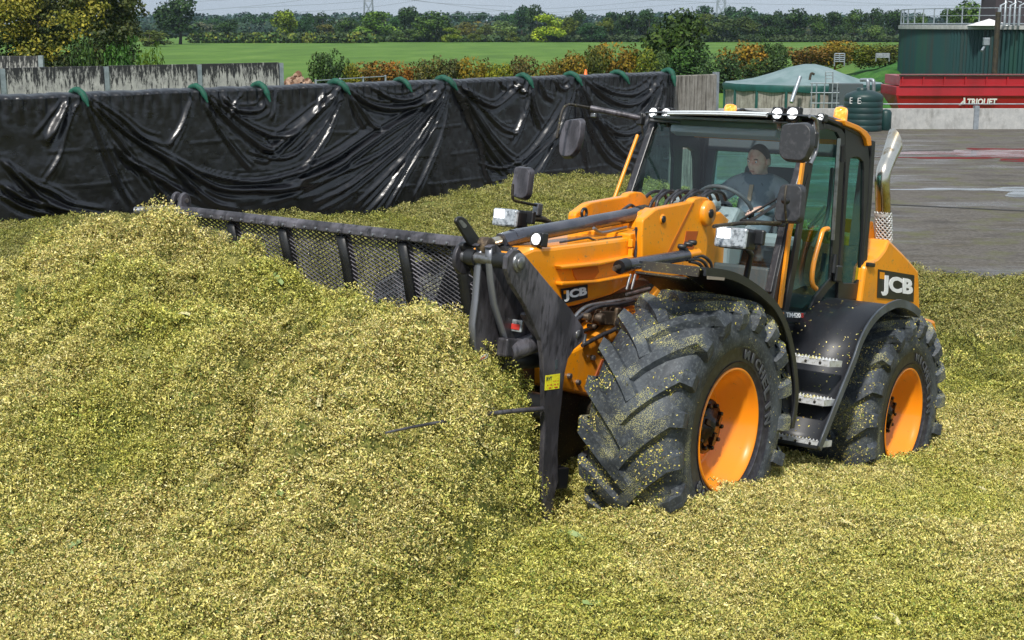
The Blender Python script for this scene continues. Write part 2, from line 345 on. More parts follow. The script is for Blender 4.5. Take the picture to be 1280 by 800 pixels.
def text_mesh(string, bold=.03, extrude=.02):
    cu = bpy.data.curves.new('t', 'FONT'); cu.body = string; cu.size = 1; cu.offset = bold; cu.extrude = extrude; cu.resolution_u = 3; cu.align_x = 'CENTER'
    o = bpy.data.objects.new('t', cu); col.objects.link(o); bpy.context.view_layer.update()
    me = bpy.data.meshes.new_from_object(o.evaluated_get(bpy.context.evaluated_depsgraph_get())); bpy.data.objects.remove(o); return me
def put_text(name, string, o3, xdir, ydir, width, height, mat, parent, bold=.03, depth=.004):
    me = text_mesh(string, bold); co = np.empty(len(me.vertices)*3); me.vertices.foreach_get('co', co); co = co.reshape(-1, 3)
    mn, mx_ = co.min(0), co.max(0); q = (co-mn)/np.maximum(mx_-mn, 1e-6)
    x, y = Vector(xdir).normalized(), Vector(ydir).normalized(); z = x.cross(y).normalized()
    P = np.array(o3)[None]+q[:, :1]*np.array(x)*width+q[:, 1:2]*np.array(y)*height+(q[:, 2:3])*np.array(z)*depth
    me.vertices.foreach_set('co', P.ravel()); me.update(); me.name = name
    me.materials.clear(); return link(name, me, mat, parent)
def np_mesh(name, verts, quads, smooth=True, colors=None):
    me = bpy.data.meshes.new(name); nv, nf = len(verts), len(quads); k = quads.shape[1]
    me.vertices.add(nv); me.vertices.foreach_set('co', np.ascontiguousarray(verts, dtype=np.float32).ravel())
    me.loops.add(nf*k); me.loops.foreach_set('vertex_index', np.ascontiguousarray(quads, dtype=np.int32).ravel())
    me.polygons.add(nf); me.polygons.foreach_set('loop_start', np.arange(0, nf*k, k, dtype=np.int32))
    if smooth: me.polygons.foreach_set('use_smooth', np.ones(nf, dtype=bool))
    me.update(calc_edges=True)
    if colors is not None:
        a = me.color_attributes.new('col', 'FLOAT_COLOR', 'POINT'); a.data.foreach_set('color', np.ascontiguousarray(np.c_[colors, np.ones(nv)], dtype=np.float32).ravel())
    return me
def vnoise(x, y, seed=0):
    g = np.random.default_rng(seed).random((256, 256)); xi = np.floor(x).astype(int); yi = np.floor(y).astype(int); fx = x-xi; fy = y-yi
    fx = fx*fx*(3-2*fx); fy = fy*fy*(3-2*fy); a = g[xi & 255, yi & 255]; b = g[(xi+1) & 255, yi & 255]; c = g[xi & 255, (yi+1) & 255]; d = g[(xi+1) & 255, (yi+1) & 255]
    return (a*(1-fx)+b*fx)*(1-fy)+(c*(1-fx)+d*fx)*fy-.5
def copy_tree(o, parent=None):
    c = o.copy(); col.objects.link(c)
    if parent is not None: c.parent = parent
    for ch in list(o.children): copy_tree(ch, c)
    return c

# ================================================================== GROUND, YARD, FIELD
def sheet(name, pts, z, mat, label, kind='structure'):
    me = bpy.data.meshes.new(name); me.from_pydata([(p[0], p[1], z if len(p) < 3 else p[2]) for p in pts], [], [tuple(range(len(pts)))]); me.update()
    return tag(link(name, me, mat), label, None, None, kind)
sheet('grass_field', [(-3000, -200), (3000, -200), (3000, 4000), (-3000, 4000)], 0, M['field'], 'bright green pasture stretching from behind the silo walls to the far hedges')
sheet('yard', [(-30, -40), (75, -40), (75, 63.5), (4.5, 63.5), (4.5, 44), (-30, 16)], .004, M['yard'], 'wet streaked grey brown concrete yard beyond the silage')
def wavy(cx, cy, hx, hy, z, seed, n=40):
    r = random.Random(seed); ph = [r.uniform(0, 6.28) for _ in range(4)]; out = []
    for i in range(n):
        t = 2*math.pi*i/n; k = 1+.25*math.sin(3*t+ph[0])+.15*math.sin(5*t+ph[1])+.08*math.sin(9*t+ph[2]); out.append((cx+hx*k*math.cos(t), cy+hy*k*math.sin(t), z))
    return out
def puddle(px0, px1, py, half, mat, label, seed):
    a, b = ground_at(px0, py), ground_at(px1, py); c = (a+b)/2
    sheet('puddle', wavy(c[0], c[1], (b[0]-a[0])/2, half, .008+seed*.0004, seed), .008, mat, label)
puddle(1255, 1420, 202, 1.3, M['redwater'], 'dark red puddle widening at the right edge of the yard', 1)
puddle(1110, 1262, 197.5, .35, M['redwater'], 'thin dark red streak of water across the yard', 2)
puddle(1205, 1292, 187, .5, M['redwater'], 'small red brown wet streak nearer the low wall', 3)
puddle(1235, 1400, 240, 1.1, M['puddle'], 'pale puddle reflecting the sky at the right edge', 4)
puddle(1115, 1250, 237, .28, M['puddle'], 'thin pale film of water crossing the yard', 5)
puddle(1150, 1320, 192, 1.5, M['puddle'], 'broad pale wet patch around the red streaks', 6)
a, b = ground_at(1090, 255), ground_at(1290, 271)
sheet('yard_joint', [(a[0], a[1]-.09), (b[0]+3, b[1]-.3), (b[0]+3, b[1]-.12), (a[0], a[1]+.09)], .012, M['joint'], 'straight dark expansion joint across the concrete yard')
a, b = at(575, 55, 400), at(642, 55, 400)
sheet('stubble_field', [(at(575, 50, 402)[0], 402), (at(642, 50, 402)[0], 402), (at(650, 46, 560)[0], 560), (at(560, 46, 560)[0], 560)], .05, M['stubble'], 'pale strip of stubble field between the far hedges')
sheet('stubble_field', [(at(1040, 50, 402)[0], 402), (at(1092, 50, 402)[0], 402), (at(1098, 46, 560)[0], 560), (at(1040, 46, 560)[0], 560)], .05, M['stubble'], 'pale strip of far field behind trees left of the tank')

# bank of rough grass right of the canopy, with a dirt track
def bank():
    xs = np.linspace(14, 62, 90); ys = np.linspace(76, 175, 80); X, Y = np.meshgrid(xs, ys)
    rise = np.clip((X-15-(.26*(Y-76)))/10, 0, 1); rise = rise*rise*(3-2*rise)
    fade = np.clip((Y-76)/6, 0, 1)*np.clip((175-Y)/50, 0, 1)
    Z = .01+2.3*rise*fade+vnoise(X*.5, Y*.5, 4)*.5*fade+vnoise(X*1.7, Y*1.7, 5)*.25*fade
    Z = np.where(Y < 118, Z*np.clip((.262*Y-X)/2.5+1, 0, 1), Z); Z -= .3*(1-fade); n, m = X.shape; i = np.arange(n*m).reshape(n, m)
    q = np.stack([i[:-1, :-1], i[:-1, 1:], i[1:, 1:], i[1:, :-1]], -1).reshape(-1, 4)
    o = link('grass_bank', np_mesh('grass_bank', np.stack([X, Y, Z], -1).reshape(-1, 3), q), M['lushgrass'])
    tag(o, 'rough dark green grass bank between the canopy and the green tank', None, None, 'structure')
bank()
p = [ground_at(x, y) for x, y in ((1045, 91), (1075, 84), (1092, 80), (1096, 81), (1080, 87), (1055, 93))]
# ================================================================== SILAGE SURFACE
BX = [-20, -12, -8.6, -4.6, -2.3, -1.2, .17, 2.4, 4.0, 5.4, 6.8, 10, 20]; BY = [12, 20.3, 23.8, 24.1, 24.3, 26.6, 30.0, 30.3, 26, 18.2, 17.0, 16.8, 16.8]
HV = [-7, -5.2, -4.2, -3.75, -3.5, -3.26, -2.86, -2.47, -2.1, -1.73, -1.45, -1.18, -.72, -.41, -.1, .12, .26, .38, .46, .52, .60, 3]
HW = [-.8, -.70, -.45, -.08, .18, .38, .58, .73, .80, .72, .66, .57, .47, .42, .38, .32, .24, .12, -.02, -.28, -.60, -.9]
Fh = AF[:2]/np.linalg.norm(AF[:2])
def silage(X, Y):
    uh = (X-AO[0])*Fh[0]+(Y-AO[1])*Fh[1]; vh = (X-AO[0])*AL[0]+(Y-AO[1])*AL[1]
    down = np.interp(uh, [-30, -5, -3.4, -2.78, 0, 1.1, 2.6, 6, 14], [3.2, 3.22, 3.24, 3.19, 2.71, 2.80, 2.78, 2.74, 2.74])
    right = np.clip((vh-1.5)/3, 0, 1); z = CAM_H-down
    z = z+.10*vnoise(X*.6, Y*.6, 11)*2+.05*vnoise(X*1.9, Y*1.9, 12)*1.6
    z = z+.74*np.exp(-(np.clip(7.2-X, 0, 9)/2.4)**2-((Y-14.9-.25*np.sin(X*1.3))/1.7)**2)*(1-.3*vnoise(X*1.1, Y*1.1, 17))
    z = z+.07*np.sin((uh*.25+vh*2.6))*np.clip((vh-1.6)*.7, 0, 1)*np.clip(1-(Y-7)/9, 0, 1)
    g = np.clip(1-(uh-1.5)/2.2, 0, 1)**.8; g = np.where(uh < 1.5, np.clip((uh-.60)/.06, 0, 1), g)
    # the load leans with the fork frame: above the ground the machine tilts nose up
    ve = vh-.25*(uh-1.25)*np.clip((vh+.2)*2, 0, 1)
    zr = CAM_H-2.27 + np.minimum(np.interp(ve, HV, HW), np.interp(uh, [.60, .70, .76, .90, 1.06, 1.14, 1.22, 1.30], [-.9, -.4, -.1, .2, .5, .7, .88, 1.4])) + .19*np.minimum(uh, 1.5)
    rg = lambda s, k: .5-2*np.abs(vnoise(X*s, Y*s, k))
    lump = .34*vnoise(X*1.8, Y*1.8, 21)-.22*rg(2.0, 26)-.17*rg(4.4, 27)-.09*rg(9, 28)+.09; lump = 1.3*lump
    lump = lump*np.clip((.66-ve)*2, .12, 1); zh = z+(zr-z)*g+lump*np.clip(g*1.6, 0, 1)*np.clip((zr-z)*2.5, 0, 1)
    heap = (zh > z+.012) & (g > .02)
    z = np.where(heap, zh, z)
    # silage pushed up around the sunken wheels
    for uu in (0, -WB):
        for vv in (.9, -.9):
            d = np.hypot((uh-uu*.982)/1.0, (vh-vv)/.55); z = z+.03*np.exp(-((d-.95)/.30)**2)
    z = z+.15*np.exp(-((uh-.55)/.42)**2-((vh-1.15)/.38)**2)
    z = z-.12*np.exp(-((uh-.85)/.28)**2-((vh-.60)/.22)**2)
    yb = np.interp(X, BX, BY); z = np.where(Y > yb, z-(Y-yb)*.62-.1*np.clip(Y-yb, 0, 1), z)
    k_ = np.where(heap, 2.0, 1.15); z = z+k_*(.030*vnoise(X*6, Y*6, 31)+.026*vnoise(X*14, Y*14, 32)+.016*vnoise(X*28, Y*28, 33))
    return np.maximum(z, -.05), heap
xs = np.r_[np.arange(-18, -6.5, .25), np.arange(-6.5, 6.5, .04), np.arange(6.5, 18, .25)]
ys = np.r_[np.arange(-4, 4.2, .3), np.arange(4.2, 12, .04), np.arange(12, 19, .09), np.arange(19, 37, .2)]
X, Y = np.meshgrid(xs, ys); Z, HP = silage(X, Y); n, m = X.shape; I = np.arange(n*m).reshape(n, m)
Q = np.stack([I[:-1, :-1], I[:-1, 1:], I[1:, 1:], I[1:, :-1]], -1).reshape(-1, 4); V3 = np.stack([X, Y, Z], -1).reshape(-1, 3)
hq = HP[:-1, :-1].ravel(); wallside = (V3[Q[:, 0], 1] < 24+(V3[Q[:, 0], 0]+8.6)*1.008-.3) & (V3[Q].max(1)[:, 2] > -.04)
def sub(mask):
    q = Q[mask]; u, inv = np.unique(q, return_inverse=True); return V3[u], inv.reshape(-1, 4)
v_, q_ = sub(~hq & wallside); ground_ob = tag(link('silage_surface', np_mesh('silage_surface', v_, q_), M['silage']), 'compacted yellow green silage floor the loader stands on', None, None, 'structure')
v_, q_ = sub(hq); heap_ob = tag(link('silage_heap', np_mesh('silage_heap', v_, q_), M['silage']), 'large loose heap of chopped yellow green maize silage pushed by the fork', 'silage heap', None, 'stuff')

# flakes of chopped maize: clump meshes scattered over the surface
PAL = np.array([1.24, 1.21, 1.05])*np.array([(.60, .51, .15), (.66, .58, .23), (.50, .44, .09), (.36, .36, .07), (.20, .25, .045), (.09, .13, .03), (.32, .21, .06), (.70, .63, .33), (.50, .44, .13), (.05, .05, .015)])
PW = np.array([.19, .14, .15, .12, .10, .08, .05, .075, .05, .06]); PW /= PW.sum()
def clump(seed, k=200, rad=.075, big=.41):
    r = np.random.default_rng(seed); rr = rad*np.sqrt(r.random(k)); th = r.random(k)*6.283
    c = np.stack([rr*np.cos(th), rr*np.sin(th), r.normal(0, .005, k)+.008*(1-(rr/rad)**2)], -1)
    ln = r.uniform(.005, .017, k)*big*np.where(r.random(k) < .035, 2.6, 1); wd = r.uniform(.003, .0075, k)*big
    a = r.normal(0, 1, (k, 3)); a[:, 2] *= .9; a /= np.linalg.norm(a, axis=1)[:, None]; b = np.cross(a, r.normal(0, 1, (k, 3))); b /= np.linalg.norm(b, axis=1)[:, None]
    a = a*ln[:, None]; b = b*wd[:, None]; nn = np.cross(a, b); nn /= np.linalg.norm(nn, axis=1)[:, None]
    v = np.stack([c-a-b, c+a-b*.7, c+a*.8+b+nn*.003, c-a*.9+b], 1).reshape(-1, 3); q = np.arange(4*k).reshape(-1, 4)
    PQ = PAL*.86+PAL.mean(1, keepdims=True)*.14; pc = PQ[r.choice(len(PAL), k, p=PW)]*r.uniform(.8, 1.2, (k, 1)); return np_mesh('flake_clump', v, q, False, np.repeat(pc, 4, 0))
def scatter(name, parent, pts, nrm, scl, label, fm='flake'):
    vc = bpy.data.collections.new('flake_variants'); obs = []
    PALM = PAL.mean(1, keepdims=True)
    for s in range(6):
        me = clump(100+s); me.materials.append(M[fm]); o = bpy.data.objects.new('flake_clump', me); vc.objects.link(o)
    me = bpy.data.meshes.new(name); me.vertices.add(len(pts)); me.vertices.foreach_set('co', pts.astype(np.float32).ravel())
    spin = rng.random(len(pts))*6.283
    rx = np.arctan2(-nrm[:, 1], nrm[:, 2]); ry = np.arcsin(np.clip(nrm[:, 0], -1, 1))
    a = me.attributes.new('tilt', 'FLOAT_VECTOR', 'POINT'); a.data.foreach_set('vector', np.stack([rx, ry, spin*0], -1).astype(np.float32).ravel())
    a = me.attributes.new('spin', 'FLOAT_VECTOR', 'POINT'); a.data.foreach_set('vector', np.stack([spin*0, spin*0, spin], -1).astype(np.float32).ravel())
    a = me.attributes.new('size', 'FLOAT', 'POINT'); a.data.foreach_set('value', scl.astype(np.float32))
    a = me.attributes.new('pick', 'INT', 'POINT'); a.data.foreach_set('value', rng.integers(0, 6, len(pts)).astype(np.int32))
    o = link(name, me, M['flake'], parent); tag(o, label, None, None, 'stuff')
    g = bpy.data.node_groups.new('scatter', 'GeometryNodeTree'); g.interface.new_socket('Geometry', in_out='INPUT', socket_type='NodeSocketGeometry'); g.interface.new_socket('Geometry', in_out='OUTPUT', socket_type='NodeSocketGeometry')
    N = g.nodes; L = g.links; gi = N.new('NodeGroupInput'); go = N.new('NodeGroupOutput'); ci = N.new('GeometryNodeCollectionInfo'); ci.inputs['Collection'].default_value = vc
    ci.inputs['Separate Children'].default_value = True; ci.inputs['Reset Children'].default_value = True
    ip = N.new('GeometryNodeInstanceOnPoints'); ip.inputs['Pick Instance'].default_value = True
    def named(nm, dt):
        q = N.new('GeometryNodeInputNamedAttribute'); q.data_type = dt; q.inputs['Name'].default_value = nm; return q.outputs[0]
    mp_ = N.new('GeometryNodeMeshToPoints'); L.new(gi.outputs[0], mp_.inputs[0]); L.new(mp_.outputs[0], ip.inputs['Points']); L.new(ci.outputs[0], ip.inputs['Instance'])
    L.new(named('pick', 'INT'), ip.inputs['Instance Index']); L.new(named('size', 'FLOAT'), ip.inputs['Scale'])
    rt = N.new('FunctionNodeRotateEuler'); rt.space = 'LOCAL'; L.new(named('tilt', 'FLOAT_VECTOR'), rt.inputs['Rotation']); L.new(named('spin', 'FLOAT_VECTOR'), rt.inputs['Rotate By'])
    L.new(rt.outputs[0], ip.inputs['Rotation']); L.new(ip.outputs[0], go.inputs[0])
    md = o.modifiers.new('scatter', 'NODES'); md.node_group = g; return o
def sample(x0, x1, y0, y1, dens, size):
    k = int((x1-x0)*(y1-y0)*dens); x = rng.uniform(x0, x1, k); y = rng.uniform(y0, y1, k)
    keep = np.abs(x) < .50*y+1.5; x, y = x[keep], y[keep]
    z, hp = silage(x, y); e = .05; zx, _ = silage(x+e, y); zy, _ = silage(x, y+e)
    gx, gy = (zx-z)/e, (zy-z)/e; st = np.sqrt(1+gx*gx+gy*gy)
    # steep faces get extra clumps so that they stay covered
    n_ = np.stack([-gx, -gy, np.ones_like(gx)], -1)/st[:, None]
    ex = rng.random(len(x)) < np.clip((st-1)*.8, 0, 1); x2, y2 = x[ex]+rng.normal(0, .03, ex.sum()), y[ex]+rng.normal(0, .03, ex.sum()); z2, hp2 = silage(x2, y2)
    P = np.r_[np.stack([x, y, z], -1), np.stack([x2, y2, z2], -1)]; N2 = np.r_[n_, n_[ex]]; HH = np.r_[hp, hp2]
    ok = (P[:, 1] < 24+(P[:, 0]+8.6)*1.008-.4) & (P[:, 2] > .1); P, N2, HH = P[ok], N2[ok], HH[ok]
    P = P+N2*(rng.normal(0, 1, len(P))*np.where(HH, .016, .009)*size-.004)[:, None]; sc = size*rng.uniform(.6, 1.4, len(P)); N2 = N2+rng.normal(0, .34, N2.shape); N2 /= np.linalg.norm(N2, axis=1)[:, None]; return P, N2, HH, sc
parts = [sample(-5.5, 6.5, 4.3, 9.5, 760, 1.0), sample(-7.5, 8.5, 9.5, 13, 400, 1.25), sample(-10.5, 11, 13, 19, 170, 1.6), sample(-15, 8, 19, 31, 75, 2.0)]
P = np.concatenate([p[0] for p in parts]); N_ = np.concatenate([p[1] for p in parts]); HH = np.concatenate([p[2] for p in parts]); SC = np.concatenate([p[3] for p in parts])
scatter('silage_flakes', heap_ob, P[HH], N_[HH], SC[HH], None)
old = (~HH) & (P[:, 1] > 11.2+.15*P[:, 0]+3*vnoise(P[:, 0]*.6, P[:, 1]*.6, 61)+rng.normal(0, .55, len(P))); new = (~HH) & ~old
scatter('silage_flakes', ground_ob, P[new], N_[new], SC[new], None)
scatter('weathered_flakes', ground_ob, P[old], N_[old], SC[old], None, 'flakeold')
# larger scraps of leaf and stalk lying on top
def scrap_mesh(seed):
    r = random.Random(seed); L_ = r.uniform(.035, .075); w = r.uniform(.006, .016); vs = []; k = 5
    for i in range(k):
        t = i/(k-1); ww = w*(1-.7*abs(t-.45)); b = .012*math.sin(t*3.1)*r.uniform(.5, 1.5); tw = .5*t
        vs += [(L_*(t-.5)*2, -ww*math.cos(tw), b-ww*math.sin(tw)), (L_*(t-.5)*2, ww*math.cos(tw), b+ww*math.sin(tw))]
    return MB().add(vs, [(2*i, 2*i+2, 2*i+3, 2*i+1) for i in range(k-1)]).mesh('leaf_scrap')
sms = [scrap_mesh(s) for s in range(6)]; smats = [M['husk'], pmat('green_leaf_scrap', (.22, .30, .10), .6), pmat('tan_stalk_scrap', (.42, .26, .08), .7)]
for i, me in enumerate(sms): me.materials.append(smats[(0, 0, 1, 0, 2, 0)[i]])
rs = random.Random(3)
for px, py in [(228, 398), (85, 690), (128, 690), (12, 690), (600, 560), (640, 590), (610, 545), (350, 622), (270, 580), (150, 758), (232, 760), (72, 750), (300, 575), (430, 495), (712, 765), (120, 400), (345, 350), (255, 495)]+[(rs.uniform(10, 1270), rs.uniform(480, 790)) for _ in range(60)]:
    d = ray(px, py); t = 5.0
    while t < 14:
        q = CP+d*t
        if q[2] <= float(silage(np.array([q[0]]), np.array([q[1]]))[0][0]): break
        t += .03
    if t >= 14: continue
    hp = bool(silage(np.array([q[0]]), np.array([q[1]]))[1][0])
    o = bpy.data.objects.new('leaf_scrap', sms[rs.randrange(6)]); col.objects.link(o); o.parent = heap_ob if hp else ground_ob
    o.location = (q[0], q[1], q[2]+.018); o.rotation_euler = (rs.uniform(-.5, .5)+.4, rs.uniform(-.5, .5), rs.uniform(0, 6.28)); s = rs.uniform(.6, 1.15); o.scale = (s, s, s)

# ================================================================== SILO WALLS AND SHEET
WA = np.array([-8.6, 24.0, 0]); WD = np.array([12.6, 12.7, 0]); WD /= np.linalg.norm(WD); WN = np.array([WD[1], -WD[0], 0])   # WN faces the camera
def on_wall(px, py, off=.1):
    d = ray(px, py); t = ((WA+WN*off-CP)@WN)/(d@WN); P = CP+t*d; return float((P-WA)@WD), float(P[2])
def wall_m(origin, dirv):
    n = np.array([dirv[1], -dirv[0], 0]); return Matrix(((dirv[0], n[0], 0, origin[0]), (dirv[1], n[1], 0, origin[1]), (0, 0, 1, origin[2]), (0, 0, 0, 1)))
a_end = on_wall(897, 100, 0)[0]; wt = on_wall(870, 92, 0)[1]
wall1 = empty('silo_wall', label='concrete silo wall under the black sheet, its last stained panel bare behind the loader cab', cat='wall', matrix=wall_m(WA, WD))
a = a_end; first = True; post_me = None
def ipost(h, s=.1):
    b = MB(); b.box((0, -.05, h/2), (s, .012, h)); b.box((0, .06, h/2), (s, .012, h)); b.box((0, 0, h/2), (.012, .11, h)); return b.mesh('steel_post')
post_me = ipost(wt+.02, .13); post_me.materials.append(M['galv'])
top_r = wt; top_l = on_wall(0, 124, 0)[1]
i = 0
while a > -9:
    b = MB(); x0, x1 = a-3.6+.07, a-.07; t0 = np.interp((x0+x1)/2, [0, a_end], [top_l, top_r])-.03
    for k in range(2): b.box(((x0+x1)/2, -.06, [.72, (1.46+t0)/2][k]), (x1-x0, .11, [1.45, t0-1.475][k]))
    b.build('wall_panel', M['oldconcrete'], wall1, .01)
    if i == 0:      # board marks of the shuttering stand proud
        c = MB(); r = random.Random(2); x = x0+.02
        while x < x1-.1:
            w = r.uniform(.10, .17); c.box((x+w/2, .002, 1.49+(t0-1.5)/2), (w-.012, .012+r.uniform(0, .012), t0-1.53)); c.box((x+w/2, .002, .75), (w-.012, .012+r.uniform(0, .012), 1.36)); x += w
        c.build('board_marks', M['oldconcrete'], wall1)
    o = bpy.data.objects.new('steel_post', post_me); col.objects.link(o); o.parent = wall1; o.location = (a, -.06, 0)
    a -= 3.6; i += 1

# black sheet: folds gathered at the bags and swept down in swags
ridge = []; fr_ = random.Random(17)
def fold(w, h, *pts):
    q = [on_wall(*p) for p in pts]; q = spline([(x, y, 0) for x, y in q], 5); q = np.array([p[:2] for p in q]); ridge.append((q, w*.88, h*.9))
    tn = np.gradient(q, axis=0); tn /= np.linalg.norm(tn, axis=1)[:, None]+1e-9; nm_ = np.stack([-tn[:, 1], tn[:, 0]], -1); tt_ = np.linspace(0, 1, len(q))[:, None]
    for s_, am in (((1, .35), (-1, .25)) if fr_.random() < .55 else ((1, .35),)):
        o_ = w*(1.3+2.4*tt_)*s_*fr_.uniform(.8, 1.3); ridge.append((q+nm_*o_, w*fr_.uniform(.35, .5), h*am*fr_.uniform(.7, 1.1)))
F_ = [
 (7, (80, 128), (70, 150), (55, 180)), (3, (95, 128), (85, 150), (72, 195), (52, 230)), (3, (107, 133), (120, 165), (133, 197), (150, 235), (165, 258)),
 (3, (108, 128), (135, 160), (160, 195), (190, 235)), (5, (108, 124), (150, 162), (190, 190), (215, 208), (240, 235), (270, 255), (300, 262)), (3, (112, 122), (150, 148), (175, 170), (200, 180)),
 (3, (150, 195), (180, 215), (200, 240), (215, 262)), (4, (237, 120), (225, 155), (208, 184)), (3, (252, 128), (270, 160), (300, 200), (312, 212)), (4, (258, 120), (280, 148), (320, 180), (350, 196)),
 (5, (262, 118), (295, 148), (325, 165), (345, 170), (368, 163), (395, 140), (420, 112)), (5, (275, 120), (290, 136), (318, 138), (330, 128)), (5, (142, 180), (160, 202), (200, 225), (225, 240), (270, 259)),
 (6, (177, 180), (220, 205), (270, 234), (320, 237), (380, 232), (430, 210)), (5, (245, 212), (275, 222), (320, 226), (370, 215), (420, 190), (470, 155)), (6, (0, 200), (25, 225), (62, 255), (125, 272)),
 (7, (0, 230), (37, 252), (100, 267), (130, 273)), (5, (0, 244), (30, 260), (87, 272)), (4, (15, 210), (37, 227), (65, 240), (100, 262)), (3, (343, 115), (340, 135), (337, 150)), (3, (300, 118), (290, 128), (283, 150)),
 (7, (422, 110), (395, 135), (365, 162), (335, 186), (320, 183)), (4, (427, 115), (418, 140), (405, 170), (385, 200), (360, 230)), (3, (424, 118), (400, 160), (370, 190)), (4, (310, 190), (345, 198), (370, 190), (398, 162)),
 (3, (403, 112), (395, 128), (388, 142)), (3, (436, 118), (450, 140), (465, 158), (480, 162)), (7, (436, 113), (455, 128), (480, 135), (510, 133), (535, 122), (550, 107)), (5, (462, 109), (482, 121), (505, 124), (528, 115)),
 (3, (434, 120), (445, 145), (455, 163)), (8, (550, 108), (518, 138), (480, 162), (440, 190), (420, 205), (370, 228), (320, 242)), (4, (552, 109), (525, 145), (490, 180), (450, 205), (400, 225)),
 (5, (553, 109), (535, 140), (505, 175), (470, 205), (430, 235), (390, 255)), (4, (555, 110), (540, 140), (515, 180), (480, 220), (440, 260)), (5, (556, 111), (530, 165), (505, 200), (480, 240), (455, 270)),
 (4, (558, 111), (545, 150), (522, 190), (500, 228), (480, 268)), (3, (559, 111), (552, 160), (535, 205), (515, 250)), (4, (565, 108), (575, 130), (595, 165), (620, 200), (640, 222), (665, 232)),
 (4, (568, 107), (590, 140), (610, 170), (635, 198), (660, 208)), (6, (570, 106), (590, 122), (612, 132), (625, 126), (640, 112), (650, 100)), (3, (573, 105), (600, 135), (625, 160), (650, 168)),
 (4, (566, 110), (582, 145), (598, 180), (606, 215), (618, 238)), (3, (566, 110), (590, 165), (610, 200), (640, 228)), (5, (658, 105), (656, 130), (645, 160), (635, 175)), (3, (652, 110), (650, 150)),
 (4, (660, 110), (665, 140), (675, 163)), (5, (606, 228), (630, 222), (655, 205), (680, 182), (698, 160), (712, 115)), (5, (600, 205), (625, 210), (655, 195), (680, 165), (705, 125)), (3, (722, 107), (735, 140), (760, 165), (790, 165)),
 (5, (724, 105), (745, 150), (775, 190), (800, 200)), (4, (720, 108), (735, 160), (760, 200), (790, 215)), (6, (730, 101), (755, 122), (780, 131), (800, 125), (815, 108), (825, 97)), (5, (740, 104), (765, 116), (790, 117), (812, 103)),
 (4, (718, 110), (705, 150), (690, 180), (670, 215), (645, 230)), (5, (820, 103), (806, 130), (790, 150)), (4, (826, 104), (818, 130), (806, 160), (780, 185)), (4, (719, 110), (722, 160), (735, 215)),
 (4, (828, 104), (828, 125), (822, 150)), (5, (745, 150), (775, 168), (800, 160), (812, 140)), (4, (640, 100), (650, 115), (658, 100)), (4, (672, 99), (678, 118), (690, 125)), (4, (690, 100), (700, 112), (712, 104)), (3, (620, 100), (630, 112)),
]
for f in F_: fold(.014+.0062*f[0], .035+.0155*f[0], *f[1:])
